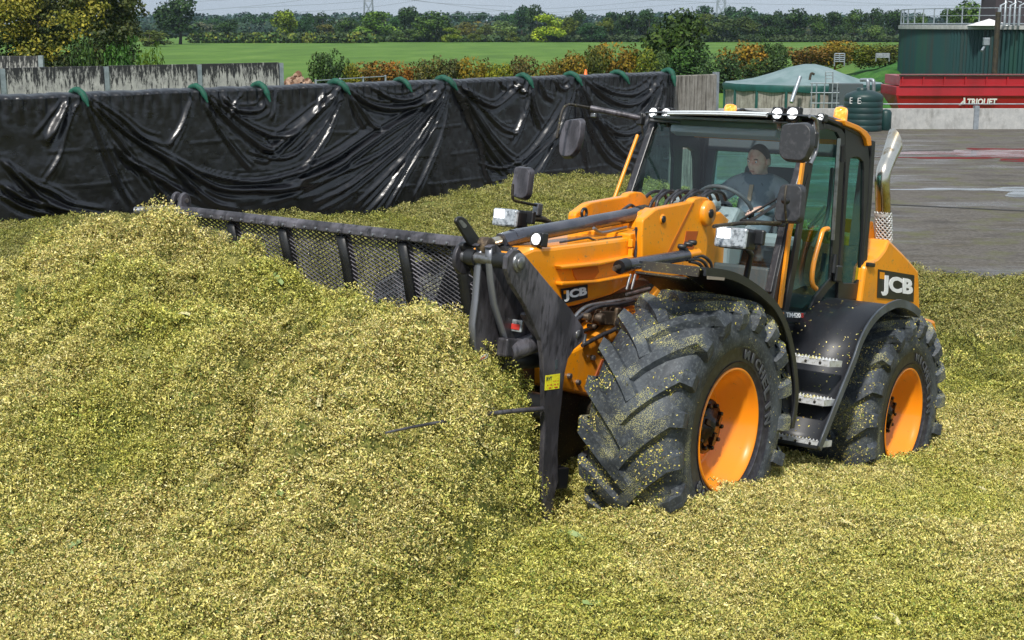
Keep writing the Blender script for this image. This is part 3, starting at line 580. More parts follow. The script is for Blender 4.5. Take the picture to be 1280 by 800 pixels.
# the sheet goes on to the left of the frame in the same way
rr_ = random.Random(5)
for k in range(26):
    x0 = -rr_.choice([2.2, 5.0, 7.4])+rr_.uniform(-.1, .1); s = rr_.choice([-1, 1]); l_ = rr_.uniform(.8, 2.8)
    ridge.append((np.array([(x0+s*l_*t**1.3, 3.0-2.3*math.sin(t*1.5)*min(1, l_/2)) for t in np.linspace(0, 1, 12)]), rr_.uniform(.035, .06), rr_.uniform(.03, .07)))
def tarp():
    A0, A1 = -11.0, on_wall(838, 110)[0]
    aa = np.arange(A0, A1, .028); tt = np.linspace(0, 1, 104); A, T = np.meshgrid(aa, tt)
    top = np.interp(A, [0, a_end], [top_l, top_r])+.02+.012*vnoise(A*2.2, A*0, 41); bot = .0
    Zz = bot+(top-bot)*T; D = np.zeros_like(A)+.10
    D += .07*T+.05*vnoise(A*.5, Zz*.4, 42)*(1-T)           # hangs slightly off the wall
    for (P_, w, h) in ridge:
        x0, x1 = P_[:, 0].min()-5*w, P_[:, 0].max()+5*w; c = np.where((aa > x0) & (aa < x1))[0]
        if not len(c): continue
        Ax, Zx = A[:, c[0]:c[-1]+1], Zz[:, c[0]:c[-1]+1]; best = np.full(Ax.shape, 9.0); sg = np.zeros(Ax.shape); tp = np.zeros(Ax.shape)
        for i in range(len(P_)-1):
            p, q = P_[i], P_[i+1]; e = q-p; l2 = e@e+1e-9; t = np.clip(((Ax-p[0])*e[0]+(Zx-p[1])*e[1])/l2, 0, 1)
            dx, dz = Ax-(p[0]+t*e[0]), Zx-(p[1]+t*e[1]); d = np.hypot(dx, dz); mk = d < best; best = np.where(mk, d, best); sg = np.where(mk, dz, sg); tp = np.where(mk, (i+t)/(len(P_)-1), tp)
        env = np.clip(tp/.08, .35, 1)*np.clip((1-tp)/.25, 0, 1)**.7; wv = w*(.55+.75*tp)
        D[:, c[0]:c[-1]+1] += h*env*np.exp(-(best/wv)**2)-.35*h*env*np.exp(-((best-2.1*wv)/(1.1*wv))**2)*(sg < 0)
    D += .018*vnoise(A*5, Zz*3, 43)+.012*vnoise(A*11, Zz*5, 44)+.006*vnoise(A*22, Zz*14, 45)
    bunch = np.clip((T-.86)/.1, 0, 1); D += bunch*(.05*np.abs(vnoise(A*7, Zz*.8, 46))+.022*np.sin(A*31+3*vnoise(A*2, A*0, 47)))
    for z0, am in ((.33, .012), (.52, .010), (.71, .012)):          # packing creases
        D += am*np.exp(-((T-z0-.004*np.sin(A*3))/.006)**2)*(vnoise(A*3.1, A*0+z0*9, 48) > -.15)
    P = [WA[0]+A*WD[0]+D*WN[0], WA[1]+A*WD[1]+D*WN[1], Zz]
    # over the top and down the back
    rows = [np.stack(P, -1)]
    tr = np.stack([P[0][-1], P[1][-1], Zz[-1]], -1)
    for dn, dz in ((.05, .035), (-.03, .055), (-.14, .05), (-.20, -.02), (-.22, -.5)):
        r_ = tr.copy(); dd = dn-.10*0; r_[:, 0] = WA[0]+aa*WD[0]+(dd+.012*vnoise(aa*6, aa*0, 49))*WN[0]; r_[:, 1] = WA[1]+aa*WD[1]+(dd)*WN[1]; r_[:, 2] += dz+.02*vnoise(aa*9, aa*0, 50); rows.append(r_[None])
    G = np.concatenate(rows, 0); n, m = G.shape[:2]; i = np.arange(n*m).reshape(n, m)
    q = np.stack([i[:-1, :-1], i[:-1, 1:], i[1:, 1:], i[1:, :-1]], -1).reshape(-1, 4)
    o = link('silage_sheet', np_mesh('silage_sheet', G.reshape(-1, 3), q), M['tarp'])
    tag(o, 'glossy black plastic sheet draped in swags over the long silo wall', 'plastic sheet')
tarp()
# loose end of the sheet bunched at the end of the wall
b = MB(); a0 = on_wall(838, 100)[0]
for k in range(5):
    x = a0-.10+.05*k; b.tube([WA+WD*x+WN*(.12+.03*(k % 2))+np.array([0, 0, z]) for z in np.linspace(top_r+.03, top_r-1.1-.15*(k % 3), 7)], [.045, .05, .05, .045, .04, .035, .015], 8)
tag(b.build('sheet_end', M['tarp']), 'bunched loose end of the black sheet hanging beside the bare wall panel', 'plastic sheet')
names = ['leftmost green gravel bag over the wall top, below the second steel post', 'green gravel bag below the third steel post of the stained wall', 'green gravel bag just left of the end post of the stained wall', 'green gravel bag beside the thin rail left of the autumn hedge',
         'small flat green gravel bag between two larger ones above the widest swag', 'green gravel bag where the longest sweeping folds of the sheet meet', 'green gravel bag above the far mirror arm, left one', 'green gravel bag straight above the far round mirror', 'green gravel bag left of the bunched end of the sheet', 'rightmost green gravel bag on the bunched end of the sheet']
spec = [(95, 117, 107, 133, .075), (243, 111, 256, 128, .07), (322, 108, 334, 127, .075), (418, 104, 434, 116, .085), (499, 101, 511, 110, .07), (552, 99, 568, 106, .085), (652, 96, 663, 110, .08), (712, 94, 724, 107, .08), (770, 93, 783, 105, .08), (834, 92, 840, 108, .09)]
for (x0, y0, x1, y1, r), nm in zip(spec, names):
    a0, z0 = on_wall(x0, y0, 0); a1, z1 = on_wall(x1, y1, .2); zt = np.interp(a0, [0, a_end], [top_l, top_r])
    pts = spline([WA+WD*(a0-.06)+WN*-.28+np.array([0, 0, zt-.12]), WA+WD*a0+WN*-.05+np.array([0, 0, zt+.10]), WA+WD*(a0*.6+a1*.4)+WN*.17+np.array([0, 0, zt+.05]), WA+WD*a1+WN*.30+np.array([0, 0, min(z1, zt-.15)])], 5)
    k = len(pts); rad = [.78*r*(.30+.70*min(1, 5*min(i, k-1-i)/(k-1)))*(1+.10*math.sin(i*2.1)) for i in range(k)]
    bo = MB().tube(pts, rad, 10).build('gravel_bag', M['bag']); tag(bo, nm, 'gravel bag', 'green gravel bags holding the sheet on the wall')

# second, black stained wall behind
def back_wall():
    A = at(0, 85, 44.6); B = at(351, 78, 51.5); d = B-A; d[2] = 0; Lw = np.linalg.norm(d[:2]); d = d/Lw; zt = A[2]
    w = empty('silo_wall', label='long black stained pale concrete wall with galvanised posts, left behind the sheet', cat='wall', matrix=wall_m((A[0], A[1], 0), d))
    pm = ipost(zt-.02, .16); pm.materials.append(M['galv'])
    xs_ = [float(np.linalg.norm((at(px, 80, 1)*0+np.array(hit(px, A, d)))[:2]-A[:2]))*sg for px, sg in ((1, 1), (131, 1), (247.5, 1), (350, 1))]
    xs_ = [xs_[0]-7.4, xs_[0]-3.7]+xs_
    for i in range(len(xs_)-1):
        x0, x1 = xs_[i]+.09, xs_[i+1]-.09
        for j, (z0, z1) in enumerate(((0, 1.62), (1.64, 2.10), (2.12, zt))): MB().box(((x0+x1)/2, 0, (z0+z1)/2), (x1-x0, .12, z1-z0)).build('wall_panel', M['stainedconcrete'], w, .012)
    for x in xs_:
        o = bpy.data.objects.new('steel_post', pm); col.objects.link(o); o.parent = w; o.location = (x, .03, 0)
def hit(px, A, d):
    r = ray(px, 80); # intersection of the vertical plane through the pixel column with the wall line
    M2 = np.array([[r[0], -d[0]], [r[1], -d[1]]]); t, s = np.linalg.solve(M2, A[:2]); return (A[0]+d[0]*s, A[1]+d[1]*s, 0)
back_wall()
A = at(-60, 70, 58); B = at(50, 70, 58); b = MB(); b.box(((A[0]+B[0])/2, 58, A[2]/2), (B[0]-A[0], .3, A[2])); o = b.build('concrete_wall', M['stainedconcrete'], None, .02)
tag(o, 'short end of a pale concrete wall at far left under the big tree', 'wall')
B2 = at(50, 70, 58); b = MB(); b.box((B2[0]+.1, 57.8, B2[2]/2), (.18, .18, B2[2]+.05)); tag(b.build('steel_post', M['galv']), 'grey post at the right end of the short far left wall', 'post')
# thin rail beyond the sheet
rail = empty('rail_fence', at(395, 110, 46)*np.array([1, 1, 0]), 'thin galvanised rail fence just above the sheet, left of the autumn hedge', 'fence')
x0 = at(395, 110, 46); x1 = at(482, 108, 50)
for t in (0, .33, .66, 1):
    p = x0*(1-t)+x1*t; MB().box((p[0]-x0[0], p[1]-x0[1], 1.35), (.06, .06, 2.7)).build('post', M['galv'], rail)
for z in (2.45, 2.66): MB().tube([(0, 0, z), (x1[0]-x0[0], x1[1]-x0[1], z)], .02, 6).build('rail', M['galv'], rail)
# heap of beet behind the end of the stained wall
def beet():
    r = np.random.default_rng(9); c = at(372, 106, 60); b = MB()
    for k in range(420):
        a, q = r.uniform(0, 6.28), abs(r.normal(0, .8)); hgt = max(0, 2.4-q*1.1); x, y = c[0]+q*math.cos(a)*1.6, c[1]+q*math.sin(a)*1.6; s = r.uniform(.08, .15)
        b.box((x, y, hgt*r.uniform(.85, 1)+.05), (s, s*1.6, s), int(r.integers(0, 2)), Matrix.Rotation(r.uniform(0, 3), 3, 'Z') @ Matrix.Rotation(r.uniform(0, 3), 3, 'X'))
    b.lathe([(0, 2.6), (1.2, 1.2), (2.2, .15), (2.25, 0)], (c[0], c[1], 0), (0, 0, 1), 18, 0)
    o = b.build('beet_heap', [pmat('brown_beet', (.20, .10, .06), .8, 0, [((.09, .05, .03), 3, .45, .6, None)]), pmat('pinkish_beet', (.36, .24, .17), .8)]); tag(o, 'small brown heap of roots behind the end post of the stained wall', 'heap', None, 'stuff')
beet()

# ================================================================== LOW WALL, TANKS, CANOPY, RED HOPPER
lw = empty('low_wall', label='low pale concrete wall along the far edge of the yard', cat='wall'); LY = 62.0
xa, xb = at(880, 160, LY)[0], at(1420, 160, LY)[0]; xp = at(1219, 160, LY)[0]; cuts = sorted([xp+k*5.8 for k in range(-3, 3)]); cuts = [c for c in cuts if xa < c < xb+6]
prev = xa
for c in cuts+[xb]:
    if c-prev > .5: MB().box(((prev+c)/2, LY+.1, .44), (c-prev-.16, .2, .88)).build('wall_panel', M['concrete'], lw, .015)
    prev = c
for c in cuts:
    o = bpy.data.objects.new('steel_post', bpy.data.meshes.get('low_post') or MB().box((0, 0, .5), (.2, .26, 1.0)).mesh('low_post')); col.objects.link(o); o.parent = lw; o.location = (c, LY+.02, 0)
    if not o.data.materials: o.data.materials.append(M['galv'])
MB().tube([(at(1105, 133, LY)[0], LY+.25, 1.06), (xb, LY+.25, 1.06)], .03, 6).build('rail', M['galv'], lw)

def water_tank():
    c = at(1078, 160, 61.2); t = empty('water_tank', (c[0], c[1], 0), 'dark green ribbed plastic tank standing left of the low wall', 'tank'); r = .80; prof = []
    for k in range(6):
        z = .02+k*.245; prof += [(z, r-.012), (z+.02, r), (z+.215, r), (z+.235, r-.014)]
    MB().lathe(prof, (0, 0, 0), (0, 0, 1), 40).build('tank_body', M['tankgreen'], t)
    MB().lathe([(1.47, r-.03), (1.53, r-.06), (1.66, r*.55), (1.70, .25), (1.70, 0)], (0, 0, 0), (0, 0, 1), 40).build('tank_top', M['tankgreen'], t)
    MB().lathe([(1.66, .22), (1.78, .22), (1.80, .18), (1.80, 0)], (-.1, 0, 0), (0, 0, 1), 20).build('lid', M['tankgreen'], t)
    for dx in (-.62, -.34): 
        b = MB(); y = -math.sqrt(r*r-dx*dx)-.012
        for q in ((dx, 1.40, .17, .025), (dx, 1.18, .17, .025), (dx-.075, 1.29, .025, .22), (dx+.075, 1.29, .025, .22), (dx, 1.29, .15, .02)): b.box((q[0], y, q[1]), (q[2], .01, q[3]))
        b.build('printed_mark', M['whitecloth'], t)
    c2 = at(1107, 160, 61.3); b = MB().lathe([(0, .22), (.05, .25), (.75, .25), (.86, .18), (.9, 0)], (c2[0], 61.4, 0), (0, 0, 1), 20)
    tag(b.build('black_drum', M['tankgreen']), 'small black drum between the green tank and the low wall', 'drum')
water_tank()

def canopy():
    Yc = 76.0; L0, R0 = at(905, 105, Yc)[0], at(1102, 102, Yc)[0]; cx = (L0+R0)/2; r = (R0-L0)/2; ze = at(905, 103, Yc)[2]; zp = at(992, 80, Yc)[2]
    t = empty('covered_slurry_store', (cx, Yc, 0), 'round concrete store under a pale green tent-like cover, behind the cab roof', 'slurry store'); n = 16
    def ring(rad, z, ph=0): return [(rad*math.cos(2*math.pi*(k+ph)/n), rad*math.sin(2*math.pi*(k+ph)/n), z) for k in range(n)]
    vs = []; k5 = [(1.0, 0), (.86, .06), (.66, .22), (.45, .50), (.25, .82), (.08, .99), (0.001, 1.0)]
    sub = 4; 
    for f, hh in k5:
        for k in range(n*sub):
            a = 2*math.pi*k/(n*sub); sag = 1-.025*math.sin(math.pi*(k % sub)/sub)*f
            vs.append((r*f*math.cos(a)*sag+.35*(1-f), r*f*math.sin(a)*sag, ze+(zp-ze)*hh-.10*math.sin(math.pi*(k % sub)/sub)*f*(1 if 0 < hh < .9 else 0)))
    m_ = n*sub; fs = [(i*m_+k, i*m_+(k+1) % m_, (i+1)*m_+(k+1) % m_, (i+1)*m_+k) for i in range(len(k5)-1) for k in range(m_)]
    MB().add(vs, fs, 0, True).build('cover', M['canopy'], t)
    b = MB(); q = []
    for z, f in ((ze, 1.0), (ze-.12, 1.012), (ze-.34, 1.0)): q += [(r*f*(1+.006*math.sin(k*2.7))*math.cos(2*math.pi*k/m_), r*f*math.sin(2*math.pi*k/m_), z+(.03*math.sin(k*1.3) if z < ze-.2 else 0)) for k in range(m_)]
    b.add(q, [(i*m_+k, i*m_+(k+1) % m_, (i+1)*m_+(k+1) % m_, (i+1)*m_+k) for i in range(2) for k in range(m_)], 0, True); b.build('valance', M['canopydark'], t)
    for k in range(n):
        a0, a1 = 2*math.pi*k/n, 2*math.pi*(k+1)/n; p0, p1 = Vector((r*.97*math.cos(a0), r*.97*math.sin(a0), 0)), Vector((r*.97*math.cos(a1), r*.97*math.sin(a1), 0))
        m = (p0+p1)/2
        if -math.sin((a0+a1)/2) > -.3:
            d = (p1-p0); MB().beam(p0+d*.03+Vector((0, 0, (ze-.2)/2)), p1-d*.03+Vector((0, 0, (ze-.2)/2)), .12, ze-.2).build('wall_panel', M['oldconcrete'], t)
            MB().box((p0.x*1.02, p0.y*1.02, (ze-.1)/2), (.12, .12, ze-.1)).build('support_post', M['canopydark'], t)
    def loc(px, py, Y): p = at(px, py, Y); return (p[0]-cx, p[1]-Yc, p[2])
    for dx in (0, 7): MB().tube(spline([loc(1076+dx, 100, 71.6), loc(1083+dx, 100, 71.3), loc(1085+dx, 103, 71.2), loc(1085+dx, 116, 71.2)], 5), .09, 10).build('vent_pipe', M['galv'], t)
    MB().tube([loc(1000, 96, 71.3), loc(989, 128, 70.6)], .10, 10).build('loading_pipe', M['galv'], t)
    MB().tube(spline([loc(1012, 100, 71), loc(1014, 92, 71), loc(1018, 93, 71)], 4), .06, 8).build('valve_pipe', M['bark'], t)
    # access frame of square tube with a ladder
    fr = empty('access_frame', (loc(1030, 133, 70)[0]+cx, 70.0, 0), 'grey tube access frame and ladder in front of the green cover', 'frame'); fx = fr.location.x
    def l2(px, py): p = at(px, py, 70); return (p[0]-fx, 0, p[2])
    for px in (1015, 1021, 1031, 1041, 1047): MB().tube([l2(px, 104), (l2(px, 104)[0], 0, 0)], .035, 6).build('upright', M['galv'], fr)
    for py in (104, 116, 129): MB().tube([l2(1013, py), l2(1049, py)], .03, 6).build('crossbar', M['galv'], fr)
    b = MB(); 
    for px in (1032, 1041): b.tube([l2(px, 90), l2(px, 104)], .03, 6)
    for py in (90, 94, 98): b.tube([l2(1032, py), l2(1041, py)], .02, 6)
    b.build('ladder', M['galv'], fr)
    b = MB(); b.box((l2(1045, 118)[0]+.6, .6, .85), (1.5, .8, 1.5)); o = b.build('dark_cabinet', M['interior'], None, .02); o.location = (fx, 70, 0); tag(o, 'dark cabinet standing inside the open bay behind the access frame', 'cabinet')
canopy()

def digester():
    Yc = 100.0; xl = at(1130, 60, Yc)[0]; r = 14.0; cx = xl+r*1.012; zt = at(1180, 37, Yc-r*.6)[2]; z1 = at(1180, 32, Yc-r*.6)[2]
    t = empty('digester_tank', (cx, Yc, 0), 'large round dark green corrugated tank with a railed concrete top at right', 'tank')
    n = 620; vs = []
    for z in (0, zt):
        for k in range(n):
            a = 2*math.pi*k/n; rr = r+(.07 if (k % 2) else -.05); vs.append((rr*math.cos(a), rr*math.sin(a), z))
    MB().add(vs, [(k, (k+1) % n, n+(k+1) % n, n+k) for k in range(n)]).build('cladding', M['corrugated'], t)
    MB().lathe([(zt+.002, r-.2), (zt+.002, r+.16), (z1, r+.16), (z1, r-1.2), (z1-.1, 0)], (0, 0, 0), (0, 0, 1), 96, 0, False).build('top_slab', M['concrete'], t, .02)
    for k in range(64):
        a = 2*math.pi*k/64
        if math.sin(a) < .35: 
            o = bpy.data.objects.new('railing_post', bpy.data.meshes.get('rp') or MB().box((0, 0, .55), (.07, .05, 1.1)).mesh('rp')); col.objects.link(o); o.parent = t
            if not o.data.materials: o.data.materials.append(M['galv'])
            o.location = (r*math.cos(a), r*math.sin(a), z1)
    for z, w in ((1.08, .03), (.62, .025), (.1, .06)):
        MB().tube([(r*math.cos(a), r*math.sin(a), z1+z) for a in np.linspace(math.pi*.85, math.pi*2.15, 60)], w, 6).build('rail', M['galv'], t)
    def loc(px, py, Y): p = at(px, py, Y); return (p[0]-cx, p[1]-Yc, p[2])
    yy = Yc-r*.86
    q = loc(1248, 15, yy-1.0); MB().tube([(q[0], q[1], 0), q], .16, 12).build('downpipe', M['dirtyblack'], t)
    q = loc(1233, 52, yy-.75); b = MB(); b.box(q, (.35, .3, .45)); b.tube([(q[0]-.1, q[1], q[2]-.3), (q[0]-.35, q[1]-.3, q[2]-.55)], .08, 8); b.build('wall_lamp', M['galv'], t, .03)
    p = loc(1236, 32, yy+4); b = MB(); s = 1.1; h = .42; b.add([(p[0]-s, p[1]-s, z1), (p[0]+s, p[1]-s, z1), (p[0]+s, p[1]+s, z1), (p[0]-s, p[1]+s, z1), (p[0], p[1], z1+h)], [(0, 1, 4), (1, 2, 4), (2, 3, 4), (3, 0, 4)]); b.build('white_hatch_cover', M['whitecloth'], t)
    p = loc(1258, 20, yy+9); b = MB(); b.box((p[0]+1.5, p[1], z1+.9), (5.5, 3, 1.8)); b.build('plant_housing', M['brickred'], t, .03)
    p = loc(1282, 8, yy+12); MB().lathe([(0, 4.3), (.6, 3.5), (1.2, 2.2), (1.5, .6), (1.52, 0)], (p[0], p[1], z1+1.95), (0, 0, 1), 24).build('gas_dome', M['canopy'], t)
    for k in range(5):
        p = loc(1250+k*6, 24, yy+1.5); MB().tube([(p[0], p[1], z1), (p[0], p[1], z1+1.2+.3*(k % 2)), (p[0]+.35, p[1], z1+1.35)], .08, 8).build('pipe', M['galv'], t)
digester()

def hopper():
    Yh = 68.0; xl = at(1124, 95, Yh)[0]; zt = at(1124, 95, Yh)[2]; z2 = at(1124, 107, Yh)[2]; z3 = at(1124, 119, Yh)[2]; z4 = at(1124, 139, Yh)[2]
    xr = at(1400, 95, Yh)[0]; t = empty('feed_hopper', (xl, Yh, 0), 'long red feed hopper with white lettering in front of the corrugated tank', 'feed hopper'); Ln = xr-xl
    MB().box((Ln/2, 1.4, (zt+z2)/2), (Ln-.1, 2.8, zt-z2)).build('extension_side', M['red'], t, .01)
    for z in (zt, z2): MB().box((Ln/2, -.05+(z == z2)*-.03, z+(.03 if z == zt else 0)), (Ln, .12, .07)).build('rim_bar', M['dirtyblack'] if z == zt else M['red'], t, .01)
    for k in range(12): MB().box((.15+k*.98, -.045, (zt+z2)/2), (.06, .07, zt-z2-.08)).build('rib', M['red'], t)
    b = MB(); vs = [(-.12, -.08, z2-.04), (-.12, -.10, z3), (.10, .12, z4), (Ln, -.08, z2-.04), (Ln, -.10, z3), (Ln, .12, z4), (-.12, 2.8, z2-.04), (-.12, 2.8, z3), (.35, 2.4, z4), (Ln, 2.8, z2-.04), (Ln, 2.8, z3), (Ln, 2.4, z4)]
    b.add(vs, [(0, 1, 4, 3), (1, 2, 5, 4), (6, 9, 10, 7), (7, 10, 11, 8), (0, 6, 7, 1), (1, 7, 8, 2), (3, 4, 10, 9), (4, 5, 11, 10), (2, 8, 11, 5), (0, 3, 9, 6)]); b.build('body', M['red'], t, .02)
    MB().box((Ln/2, -.13, z3), (Ln, .05, .05)).build('seam', M['red'], t)
    for px in (1150, 1210, 1270): p = at(px, 140, Yh); MB().box((p[0]-xl, 1.4, z4/2), (.3, 2.0, z4)).build('leg', M['dirtyblack'], t)
    x0 = at(1208, 130, Yh)[0]-xl; x1 = at(1245, 130, Yh)[0]-xl; yd = Vector((0, -.22, z3-z4)).normalized()
    zc = at(1208, 130.8, Yh)[2]; f = (zc-z4)/(z3-z4); oy = .12-.22*f-.03
    put_text('lettering', 'TRIOLIET', (x0, oy-.02, zc), (1, 0, 0), yd, x1-x0, .30, M['white'], t, .03, .02)
    x2 = at(1198.5, 130, Yh)[0]-xl; b = MB(); yv = yd
    def tri(pts): b.add([Vector((x2+p[0], oy-.04, zc))+yd*p[1] for p in pts], [tuple(range(len(pts)))])
    tri([(-.02, -.02), (.10, -.02), (.22, .20), (.16, .20)]); tri([(.16, .34), (.24, .34), (.30, 0), (.22, 0)]); tri([(.12, .08), (.24, .10), (.24, .15), (.12, .12)])
    b.build('logo', M['white'], t)
hopper()

# ================================================================== TREES, HEDGES, PYLONS
def leaf_cloud(blobs, n, size, pal, seed, flat=.5, shell=.55):
    r = np.random.default_rng(seed); blobs = np.array(blobs, float); vol = (blobs[:, 3]*blobs[:, 4]*blobs[:, 5])**(2/3.); pick = r.choice(len(blobs), n, p=vol/vol.sum()); B = blobs[pick]
    d = r.normal(0, 1, (n, 3)); d /= np.linalg.norm(d, axis=1)[:, None]; rad = r.uniform(shell, 1.0, n)**.6*(1+.10*r.normal(0, 1, n)); c = B[:, :3]+d*B[:, 3:6]*rad[:, None]
    nn = d*.9+r.normal(0, .6, (n, 3))+np.array([0, 0, .35]); nn /= np.linalg.norm(nn, axis=1)[:, None]; a = np.cross(nn, r.normal(0, 1, (n, 3))); a /= np.linalg.norm(a, axis=1)[:, None]; b = np.cross(nn, a)
    s = size*r.uniform(.55, 1.3, n)[:, None]; a = a*s; b = b*s*r.uniform(.5, .9, n)[:, None]
    v = np.stack([c-a, c-b, c+a, c+b], 1).reshape(-1, 3); pal = np.array(pal); per = r.integers(0, len(pal), len(blobs))
    cc = np.where(r.random(n)[:, None] < .6, pal[per[pick]], pal[r.integers(0, len(pal), n)])*r.uniform(.7, 1.3, (n, 1)); return v, np.arange(4*n).reshape(-1, 4), np.repeat(cc, 4, 0)
def crown_blobs(seed, R_, Hh, k, low=.25, dome=1.0):
    r = random.Random(seed); out = []
    for i in range(k):
        a = r.uniform(0, 6.283); h = r.random()**.8; q = R_*math.sqrt(max(0, 1-(abs(h-.38)/.66)**2.2))*r.uniform(.35, .86); s = R_*r.uniform(.28, .46)
        out.append((q*math.cos(a), q*math.sin(a), Hh*(low+(1-low)*h*.86), s, s, s*r.uniform(.6, .9)))
    return out
def trunk_mesh(R_, Hh, seed, low=.25):
    r = random.Random(seed); b = MB(); b.tube(spline([(0, 0, -.2), (.02*Hh, 0, Hh*.2), (-.01*Hh, .01*Hh, Hh*.45), (.01*Hh, 0, Hh*.8)], 4), [Hh*.035*(1-.8*i/12) for i in range(13)], 8)
    for k in range(6):
        a = k*1.05+r.random(); z = Hh*(low*.8+.08*k); b.tube(spline([(0, 0, z), (R_*.3*math.cos(a), R_*.3*math.sin(a), z+Hh*.1), (R_*.7*math.cos(a), R_*.7*math.sin(a), z+Hh*.22)], 3), [Hh*.014*(1-.8*i/6) for i in range(7)], 5)
    return b.mesh('trunk')
GREEN = [(.045, .085, .018), (.065, .12, .022), (.03, .06, .016), (.09, .14, .03)]
variants = []
for s in range(8):
    k = (14, 18, 11, 20, 15, 24, 12, 17)[s]; bl = crown_blobs(50+s, 1.0, 2.0, k, (.12, .3, .22, .08, .18, .12, .3, .05)[s]); v, q, c = leaf_cloud(bl, 2600, .070, GREEN, 60+s, shell=.75)
    cm = np_mesh('crown', v, q, False, c); cm.materials.append(M['leaf']); tm = trunk_mesh(1.0, 2.0, 70+s); tm.materials.append(M['bark']); variants.append((cm, tm))
def plant(px, ytop, wpx, Y, tint, var, label, name='tree', cat='tree', group=None, base=0, rz=0, h=None):
    p = at(px, ytop, Y); Hh = (p[2]-base) if h is None else h; wd = wpx/1800*Y*(1.03 if cat == 'tree' else 1.15); r_ = empty(name, (p[0], p[1], base), label, cat, group); r_.scale = (wd/2, wd/2, Hh/(2.0 if cat == 'tree' else 1.62)); r_.rotation_euler = (0, 0, rz)
    cm, tm = variants[var % 8] if cat == 'tree' else bushes[var % 4]; c = bpy.data.objects.new('crown', cm); col.objects.link(c); c.parent = r_; c.color = (*tint, 1)
    t = bpy.data.objects.new('trunk', tm); col.objects.link(t); t.parent = r_; return r_
bushes = []
for s in range(4):
    r_ = random.Random(90+s); bl = [(r_.uniform(-.8, .8), r_.uniform(-.5, .5), r_.uniform(.15, 1.35), (q_ := r_.uniform(.26, .46)), q_, q_*1.1) for _ in range(26)]
    v, q, c = leaf_cloud(bl, 3600, .060, GREEN, 95+s, shell=.7); cm = np_mesh('crown', v, q, False, c); cm.materials.append(M['leaf']); tm = trunk_mesh(.6, 1.4, 96+s); tm.materials.append(M['bark']); bushes.append((cm, tm))
DK = (.40, .52, .52); TE = (.36, .62, .75); OL = (1.4, 1.05, .5); YG = (2.3, 1.8, .6); GR = (.7, .82, .55); BR = (2.0, 1.1, .9); GY = (1.5, 1.4, 1.6)
